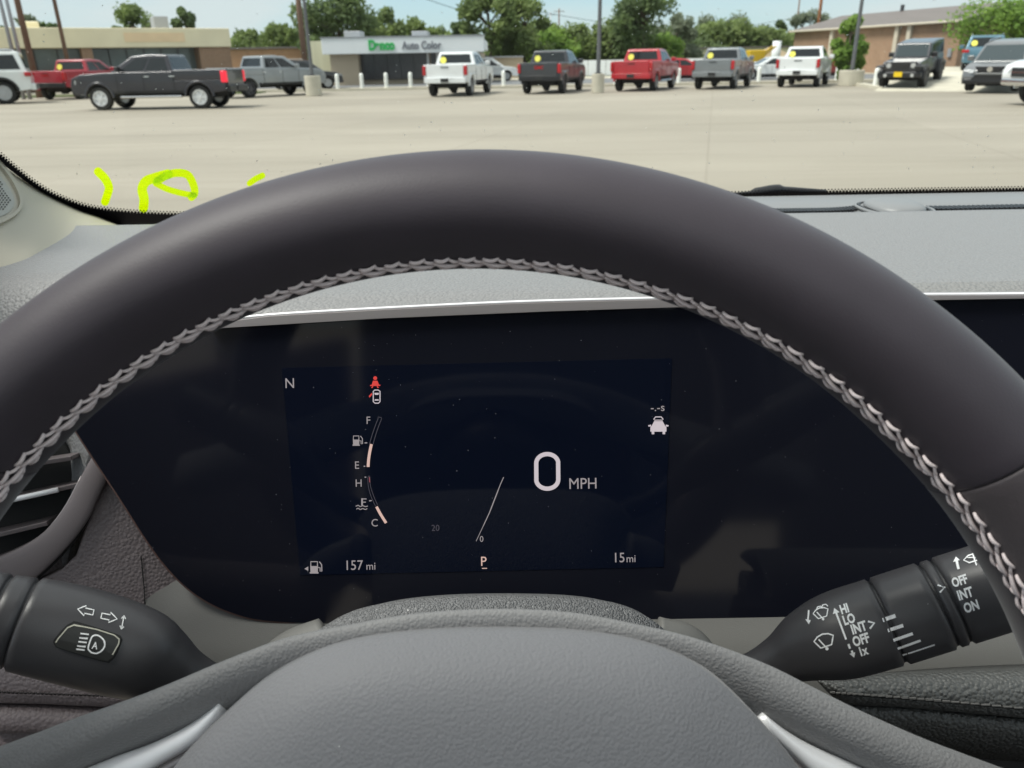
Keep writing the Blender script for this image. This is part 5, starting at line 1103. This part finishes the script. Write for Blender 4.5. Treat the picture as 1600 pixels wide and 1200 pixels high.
mb_('fascia', 'tan', 0, 60, 0, 16, zf0, zf1, 0.04); mb_('back_wall', 'brick', 0.3, 60, 2.6, 15, 0, zf0)
t1_ = tpx(316); piers = [(0.1, t1_), (tpx(150), tpx(133)), (t1_ + 16, t1_ + 17), (t1_ + 28, t1_ + 29), (t1_ + 40, t1_ + 41)]
for a, b_ in piers: mb_('brick_pier', 'brick', a, b_, 0.15, 2.6, 0, zf0)
for k in range(4):
    a, b_ = piers[k][1], piers[k + 1][0]
    if b_ < a + 0.5: continue
    sw_ = mb_('shop_window', 'shop', a, b_, 2.3, 2.59, 0.5, zf0); fm = MB()
    for q in range(1, 6): fm.box((-a - (b_ - a) * q / 6, 2.27, zf0 / 2 + 0.2), (0.08, 0.06, zf0 - 0.5))
    fm.build('window_frame', 'dkmetal', sw_)
mb_('faded_sign', 'peach', tpx(296), tpx(203), -0.03, 0.02, zf0 + 0.35, zf1 - 0.3)
mb_('roof_unit', 'steel', tpx(272, 8), tpx(250, 8), 7, 9, zf1, z_at(262, 27, YS + 6), 0.05)
mb_('roof_unit', 'tan', tpx(76, 8), tpx(53, 8), 7, 9, zf1, z_at(65, 33, YS), 0.1)
sm_.location = K0; sm_.rotation_euler.z = MA
# low orange brick wall behind
xo0, xo1 = bx_at(395, 84), bx_at(478, 84)
bw_ = here('brick_shed', 'low orange brick building between the mall and the wooden pole', 'building', ((xo0 + xo1) / 2, 84, 0))
wall_box('walls', 'brick2', bw_, xo0 - 14, xo1, 84, 92, 0, z_at(440, 76, 84)); wall_box('roof', 'roofm', bw_, xo0 - 14.2, xo1 + 0.2, 83.8, 92.2, z_at(440, 76, 84), z_at(440, 76, 84) + 0.18)
# white paint shop
YP = 60; c_ = here('paint_shop', 'low shop with a white fascia sign reading in green and grey letters', 'shop building', (bx_at(620, YP), YP, 0))
X0, X1 = bx_at(505, YP), bx_at(757, YP); zb_, zt_ = z_at(630, 83, YP), z_at(630, 58, YP)
wall_box('fascia', 'whitep', c_, X0, X1, YP, YP + 1.2, zb_, zt_, 0.03)
wall_box('roof', 'whitep', c_, X0 + 0.05, X1 - 0.05, YP + 1.2, YP + 14, zb_ + 0.2, zt_ - 0.15)
wall_box('fascia_cap', 'steel', c_, X0 - 0.05, X1 + 0.05, YP - 0.05, YP + 1.25, zt_, zt_ + 0.08)
xm = bx_at(558, YP)
wall_box('block_wall', 'beige', c_, X0 + 0.4, xm, YP + 0.6, YP + 13.8, 0, zb_)
xd = bx_at(663, YP)
swd = wall_box('shop_window', 'shopdk', c_, xm, xd, YP + 1.6, YP + 1.8, 0.35, zb_)
fm = MB()
for k in range(1, 5): fm.box((xm + (xd - xm) * k / 5, YP + 1.57, zb_ / 2 + 0.15), (0.05, 0.05, zb_ - 0.4))
fm.build('window_frame', 'dkmetal', swd)
wall_box('back_wall', 'beige', c_, xm, X1 - 0.3, YP + 1.8, YP + 13.8, 0, zb_)
dr = wall_box('door', 'shopdk', c_, bx_at(670, YP), bx_at(678, YP), YP + 1.72, YP + 1.79, 0.05, 2.3); 
for px in (665, 680): wall_box('door_frame', 'whitep', dr, bx_at(px, YP) - 0.05, bx_at(px, YP) + 0.09, YP + 1.6, YP + 1.78, 0, zb_)
wall_box('side_window', 'shopdk', c_, bx_at(684, YP), bx_at(692, YP), YP + 1.72, YP + 1.79, 0.9, 2.4)
wall_box('side_wing', 'cream2', c_, bx_at(485, YP + 3), X0 + 0.35, YP + 3, YP + 13, 0, z_at(495, 64, YP + 3))
for a, b_ in ((545, 570), (648, 672)): wall_box('roof_unit', 'steel', c_, bx_at(a, YP + 7), bx_at(b_, YP + 7), YP + 6, YP + 8, zt_ - 0.2, z_at((a + b_) / 2, 49, YP + 7), 0.05)
def word(body, name, m, x, z, h_, parent, y, bold=0.0, sx=1.0):
    cu = bpy.data.curves.new('t', 'FONT'); cu.body = body; cu.size = h_ / 0.72; cu.extrude = 0.03; cu.offset = bold; ob = bpy.data.objects.new('t', cu); col.objects.link(ob)
    me = bpy.data.meshes.new_from_object(ob.evaluated_get(bpy.context.evaluated_depsgraph_get())); bpy.data.objects.remove(ob)
    off = Vector(parent['_o']); me.transform(Matrix.Translation(Vector((x, y, z)) - off) @ Matrix.Diagonal((sx, 1, 1, 1)) @ Matrix.Rotation(R(90), 4, 'X')); me.materials.clear(); me.materials.append(MT[m])
    o = bpy.data.objects.new(name, me); col.objects.link(o); o.parent = parent; return o
hz = z_at(620, 77, YP) ; wd_ = bx_at(623, YP) - bx_at(580, YP)
word('Danco', 'green_lettering', 'green', bx_at(578, YP), hz, 0.62, c_, YP - 0.05, 0.05, wd_ / 2.45)
word('Auto Color', 'grey_lettering', 'signdk', bx_at(630, YP), hz, 0.52, c_, YP - 0.05, 0.012, (bx_at(695, YP) - bx_at(630, YP)) / 3.7)
# small beige building, white wall, tan building
bb = here('beige_shed', 'small windowless beige building right of the paint shop', 'building', (bx_at(790, 74), 74, 0))
wall_box('walls', 'beige', bb, bx_at(757, 74), bx_at(817, 74), 74, 82, 0, z_at(790, 90, 74)); wall_box('roof', 'steel', bb, bx_at(756, 74), bx_at(818, 74), 73.8, 82.2, z_at(790, 90, 74), z_at(790, 90, 74) + 0.12)
wf = here('white_wall', 'long low white panel fence behind the lamp post and pickups', 'fence', (bx_at(1000, 76), 76, 0))
xs_ = [bx_at(p, 76) for p in range(905, 1185, 14)]
for i in range(len(xs_) - 1): wall_box('panel', 'whitep', wf, xs_[i] + 0.02, xs_[i + 1] - 0.02, 76, 76.12, 0.1, z_at(1040, 92, 76))
tb = here('tan_warehouse', 'long tan building behind the trees and the grey pickup', 'building', (bx_at(1130, 105), 105, 0))
wall_box('walls', 'tan', tb, bx_at(1072, 105), bx_at(1232, 105), 105, 118, 0, z_at(1130, 76, 105)); wall_box('roof', 'roofm', tb, bx_at(1070, 105), bx_at(1234, 105), 104.8, 118.2, z_at(1130, 76, 105), z_at(1130, 76, 105) + 0.2)
# dirt mound, yellow machine arm, pale silo
mg = Vector((bx_at(1205, 92), 92, 0)); rr = []
for k in range(9):
    a = k / 8; rr.append([mg + Vector(((7 - 6.6 * a) * math.cos(q * math.pi / 14) * (1 + 0.12 * noise.noise(Vector((q * 0.7, k, 0)))), (4 - 3.7 * a) * math.sin(q * math.pi / 14), 2.3 * a ** 1.2 + 0.25 * noise.noise(Vector((q * 0.5, k * 0.6, 3))) * a)) for q in range(28)])
dm = MB().grid(rr, True).build('dirt_mound', 'dirt', None, smooth=True, loc=mg); tag(dm, 'mound of bare earth behind the grey and white pickups', 'mound')
ex_ = here('excavator_arm', 'yellow machine boom slanting up over the earth mound', 'excavator', (bx_at(1195, 84), 84, 0))
p0, p1 = Vector((bx_at(1183, 84), 84, z_at(1183, 92, 84))), Vector((bx_at(1206, 84), 84, z_at(1206, 72, 84)))
for k, o_ in enumerate((0, 0.32)): MB().cyl(p0 + Vector((o_, 0, 0)), p1 + Vector((o_, 0, 0)), 0.10, 0.10, 4).build('boom', 'machine', ex_)
MB().box((p0.x, 84.6, 1.4), (1.6, 1.4, 1.3)).box((p0.x, 84.6, 0.4), (2.0, 1.6, 0.7)).build('cab_body', 'machine', ex_, bevel=0.08)
si = here('pale_stack', 'pale vent stack in the trees left of the brick hall', 'stack', (bx_at(1212, 88), 88, 0)); MB().cyl((bx_at(1212, 88), 88, 0), (bx_at(1212, 88), 88, z_at(1212, 64, 88)), 0.5, 0.42, 16).build('shaft', 'whitep', si, smooth=True)
# brick hall, long side running away to the left
bh = here('brick_hall', 'long brown brick hall with a shallow metal roof and pale downpipes', 'building', (bx_at(1400, 70), 70, 0))
A_ = Vector((bx_at(1496, 62), 62, 0)); B_ = Vector((bx_at(1238, 82), 82, 0)); dv = (B_ - A_).normalized(); nv = Vector((dv.y, -dv.x, 0)); nv = nv if nv.x > 0 else -nv
hA = z_at(1496, 31, 62); hB = z_at(1240, 53, 82); hh = (hA + hB) / 2
Q = [A_, B_, B_ + nv * 18, A_ + nv * 18]
MB().prism([p for p in Q], (0, 0, hh)).build('walls', 'brick', bh)
ev = 0.35; A2_, B2_ = A_ - dv * ev - nv * ev, B_ + dv * ev - nv * ev; C2_, D2_ = B_ + dv * ev + nv * (18 + ev), A_ - dv * ev + nv * (18 + ev); Z = Vector((0, 0, 1))
rA, rB = (A2_ + D2_) / 2, (B2_ + C2_) / 2
MB().add([A2_ + Z * hh, B2_ + Z * hh, C2_ + Z * hh, D2_ + Z * hh, A2_ + Z * (hh + .12), B2_ + Z * (hh + .12), C2_ + Z * (hh + .12), D2_ + Z * (hh + .12), (A2_ * .7 + D2_ * .3) + Z * (hh + 1.45), (B2_ * .7 + C2_ * .3) + Z * (hh + 1.45), (B2_ * .3 + C2_ * .7) + Z * (hh + 1.45), (A2_ * .3 + D2_ * .7) + Z * (hh + 1.45)],
   [(0, 1, 2, 3), (0, 4, 5, 1), (1, 5, 6, 2), (2, 6, 7, 3), (3, 7, 4, 0), (4, 8, 9, 5), (5, 9, 10, 6), (6, 10, 11, 7), (7, 11, 8, 4), (8, 11, 10, 9)]).build('roof', 'roofm', bh)
gt = MB().cyl(A2_ + Z * (hh + .05) - nv * .08, B2_ + Z * (hh + .05) - nv * .08, 0.09, n=8).build('gutter', 'ltrim', bh)
def onwall(px):
    r = ray(px, 95); a = Vector((r.x, r.y, 0)); M2 = Matrix(((a.x, -dv.x), (a.y, -dv.y))).inverted(); s_ = M2 @ Vector((A_.x, A_.y)); return Vector((a.x, a.y, 0)) * s_[0]
for px in (1297, 1397, 1416):
    p = onwall(px) - nv * 0.12; MB().box((0, 0, 0), (0.42, 0.24, hh), Matrix.Translation(p + Z * hh / 2) @ Matrix.Rotation(math.atan2(dv.y, dv.x), 4, 'Z')).build('downpipe', 'ltrim', bh)
p = onwall(1448) - nv * 0.08; MB().box((0, 0, 0), (0.5, 0.12, 0.9), Matrix.Translation(p + Z * (hh - 1.5)) @ Matrix.Rotation(math.atan2(dv.y, dv.x), 4, 'Z')).build('red_panel', 'lamp', bh)
MB().cyl(rA.lerp(rB, 0.6) - nv * 4 + Z * (hh + 1.2), rA.lerp(rB, 0.6) - nv * 4 + Z * (hh + 1.9), 0.16, n=10).build('roof_vent', 'dkmetal', bh)
p = onwall(1483) - nv * 0.08; MB().box((0, 0, 0), (0.35, 0.12, 0.6), Matrix.Translation(p + Z * 1.5) @ Matrix.Rotation(math.atan2(dv.y, dv.x), 4, 'Z')).build('meter_box', 'steel', bh)
# raised concrete slab on the right with the low retaining kerb
rA_ = G(1366, 142.5); rE = (G(1600, 143.5) - rA_).normalized(); rD = Vector((-rE.y, rE.x, 0)); RZ = 0.60; RLN = 8.0
rp0 = [rA_, rA_ + rE * 34, rA_ + rE * 34 + rD * 26, rA_ + rD * 26]
def rq(u, v, z): p = rA_ + rE * u + rD * v; return Vector((p.x, p.y, z))
ramp = MB().add([rq(0, 0, 0.01), rq(34, 0, 0.01), rq(0, RLN, RZ), rq(34, RLN, RZ), rq(0, 26, RZ), rq(34, 26, RZ), rq(0, 0, -0.05), rq(34, 0, -0.05), rq(0, 26, -0.05), rq(34, 26, -0.05)],
    [(0, 1, 3, 2), (2, 3, 5, 4), (0, 6, 7, 1), (0, 2, 4, 8, 6), (1, 7, 9, 5, 3), (4, 5, 9, 8), (6, 8, 9, 7)]).build('concrete_ramp', 'conc'); tag(ramp, kind='structure')
sl_a = math.atan(RZ / RLN)
for o in ramp_cars:
    o.rotation_euler = (0, sl_a, o.rotation_euler[2]); fr = Vector((1.45, 0, 0)); fr.rotate(o.rotation_euler); o.location.x += 0; o.location.z = 0.01 - fr.z + 0.05
sheet('kerb', [G(1316, 131), G(1378, 141.5), G(1378, 139.5), G(1330, 130)], 0.14, 'conc', thick=0.14)

# trees
def tree(px, Y, ztop, wd, lm, label, trunk=True, low=0.15, seed=0, dens=1.0, group='trees behind the lot', leaf=0.22, name='tree', x=None, base=0):
    rd_ = random.Random(seed * 13 + 5); X = bx_at(px, Y) if x is None else x
    root = here(name, label, 'tree', (X, Y, base)); H = ztop - base; hw_ = wd / 2
    tm = MB(); tr_top = H * 0.75; lean = rd_.uniform(-0.3, 0.3)
    tp = [Vector((X + lean * k / 5 * 1.2, Y, base + tr_top * k / 5)) for k in range(6)]; r0 = 0.035 * H + 0.05
    tm.tube(tp, [r0 * (1 - 0.15 * k) for k in range(6)], 8)
    cl = []
    nb = 14
    for k in range(nb):
        a = rd_.uniform(0, 2 * math.pi); f = rd_.uniform(0.0, 1.0); zc = H * (low + 0.12 + (0.80 - low) * f); rr_ = hw_ * math.sqrt(max(0.08, 1 - ((f - 0.42) / 0.68) ** 2)) * rd_.uniform(0.35, 0.85)
        c3 = Vector((X + rr_ * math.cos(a), Y + rr_ * math.sin(a) * 0.8, base + zc)); cl.append((c3, hw_ * rd_.uniform(0.24, 0.42)))
        s_ = tp[min(5, int(f * 4) + 1)]; tm.tube([s_, s_.lerp(c3, 0.5) + Z * 0.2, c3], [r0 * 0.35, r0 * 0.22, r0 * 0.08], 5)
    cl.append((Vector((X + rd_.uniform(-.2, .2) * hw_, Y, base + H * 0.90)), hw_ * 0.26)); cl.append((Vector((X, Y, base + H * 0.5)), hw_ * 0.55))
    tm.build('trunk', 'bark', root, smooth=True)
    cm = MB(); vs = []; fs = []
    nl = int(210 * dens)
    for c3, rad in cl:
        for _ in range(int(nl * (1.0 + 0.6 * rad / hw_))):
            d_ = Vector((rd_.gauss(0, 1), rd_.gauss(0, 1), rd_.gauss(0, 0.8))); d_ = d_.normalized() * rad * rd_.random() ** 0.45 * rd_.uniform(0.75, 1.18); p = c3 + d_
            u_ = Vector((rd_.gauss(0, 1), rd_.gauss(0, 1), rd_.gauss(0, 1))).normalized(); v_ = u_.orthogonal().normalized(); s_ = leaf * rd_.uniform(0.6, 1.4)
            k = len(vs); vs += [p - u_ * s_, p + v_ * s_ * 0.55, p + u_ * s_, p - v_ * s_ * 0.55]; fs.append((k, k + 1, k + 2, k + 3))
    cm.v = vs; cm.f = fs
    me = bpy.data.meshes.new('crown'); off = Vector(root['_o']); me.from_pydata([v - off for v in vs], [], fs); me.materials.append(MT[lm]); o = bpy.data.objects.new('crown', me); col.objects.link(o); o.parent = root
    return root
TB = 'trees behind the lot'
T = [ # px, Y, top py, width px, leaf, label
 (8, 96, 22, 60, 'leafB', 'dark tree top peeking over the tan strip mall beside the poles'), (55, 100, 24, 60, 'leafD', 'grey green tree top between the left poles and the mall roof'),
 (92, 104, 34, 50, 'leafB', 'low dark tree top right of the mall roof hump'),
 (222, 92, 10, 85, 'leafA', 'rounded tree above the middle of the strip mall roof'), (298, 90, 4, 34, 'leafB', 'slim dark tree above the right end of the mall roof'),
 (395, 96, 48, 80, 'leafA', 'low bushy tree behind the silver sport utility'), (448, 100, 40, 70, 'leafA', 'low leafy tree left of the thick wooden pole'),
 (535, 84, -22, 130, 'leafB', 'tall dark tree right of the thick wooden pole'), (600, 88, 14, 90, 'leafA', 'mid green tree behind the left half of the shop sign'),
 (652, 92, 30, 70, 'leafA', 'lower tree behind the right half of the shop sign'), (718, 96, 34, 44, 'leafB', 'small dark tree above the right end of the shop roof'),
 (765, 86, -14, 90, 'leafA', 'tall light green tree above the beige shed'), (818, 88, -6, 85, 'leafA', 'tall rounded tree right of the beige shed'),
 (860, 96, 48, 90, 'leafC', 'low bright tree behind the black pickup'), (908, 98, 38, 80, 'leafA', 'mid tree just left of the lamp post'),
 (1003, 92, -40, 110, 'leafB', 'tallest dark tree behind the red pickup'), (955, 96, 40, 90, 'leafA', 'mid green tree at the foot of the tallest tree'),
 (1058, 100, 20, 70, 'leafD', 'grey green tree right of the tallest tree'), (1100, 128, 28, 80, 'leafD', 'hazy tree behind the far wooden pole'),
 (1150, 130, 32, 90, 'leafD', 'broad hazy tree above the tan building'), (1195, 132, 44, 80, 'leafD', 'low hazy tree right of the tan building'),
 (1030, 96, 64, 90, 'leafC', 'low bright shrubby tree behind the red pickup roof'), (1075, 108, 46, 110, 'leafB', 'dark tree mass right of the tallest tree'), (1125, 112, 50, 100, 'leafA', 'mid green tree above the grey pickup'), (1185, 112, 56, 100, 'leafB', 'dark low tree above the earth mound'), (680, 104, 44, 80, 'leafA', 'low tree behind the right part of the shop roof'), (1218, 118, 30, 30, 'leafB', 'thin dark tree left of the brick hall'),
 (1255, 130, 20, 70, 'leafD', 'far tree showing above the brick hall roof'), (1333, 46.0, 22, 62, 'leafC', 'bright bushy tree behind the leaning lamp post'),
 (1560, 52, 4, 170, 'leafC', 'large bright tree above the parked sport utilities'), (1655, 50, -10, 130, 'leafC', 'bright tree at the right edge of the view')]
for i, (px, Y, ty, wpx, lm, lab) in enumerate(T):
    zt = z_at(px, ty, Y); wd = wpx / F_PX * Y * 1.0; near = Y < 60
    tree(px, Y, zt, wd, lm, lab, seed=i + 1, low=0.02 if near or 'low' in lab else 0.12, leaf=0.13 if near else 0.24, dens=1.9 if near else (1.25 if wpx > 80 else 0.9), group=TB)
# understorey belt closing the view under the crowns
hb = MB(); rd_ = random.Random(5); vs = []; fs = []
for _ in range(42000):
    x = rd_.uniform(-75, 75); y = 112 + rd_.uniform(-3, 3); hmax = 5.0 + 2.2 * noise.noise(Vector((x * 0.12, 0, 0))) + 0.8 * noise.noise(Vector((x * 0.6, 4, 0)))
    p = Vector((x, y, rd_.uniform(0.1, hmax))); u_ = Vector((rd_.gauss(0, 1), rd_.gauss(0, 1), rd_.gauss(0, 1))).normalized(); v_ = u_.orthogonal().normalized(); s_ = rd_.uniform(0.25, 0.5)
    k = len(vs); vs += [p - u_ * s_, p + v_ * s_ * 0.6, p + u_ * s_, p - v_ * s_ * 0.6]; fs.append((k, k + 1, k + 2, k + 3))
me = bpy.data.meshes.new('undergrowth'); me.from_pydata(vs, [], fs); me.materials.append(MT['leafA']); o = bpy.data.objects.new('undergrowth', me); col.objects.link(o); tag(o, 'continuous belt of scrub and young trees behind the buildings', 'scrub', kind='stuff')
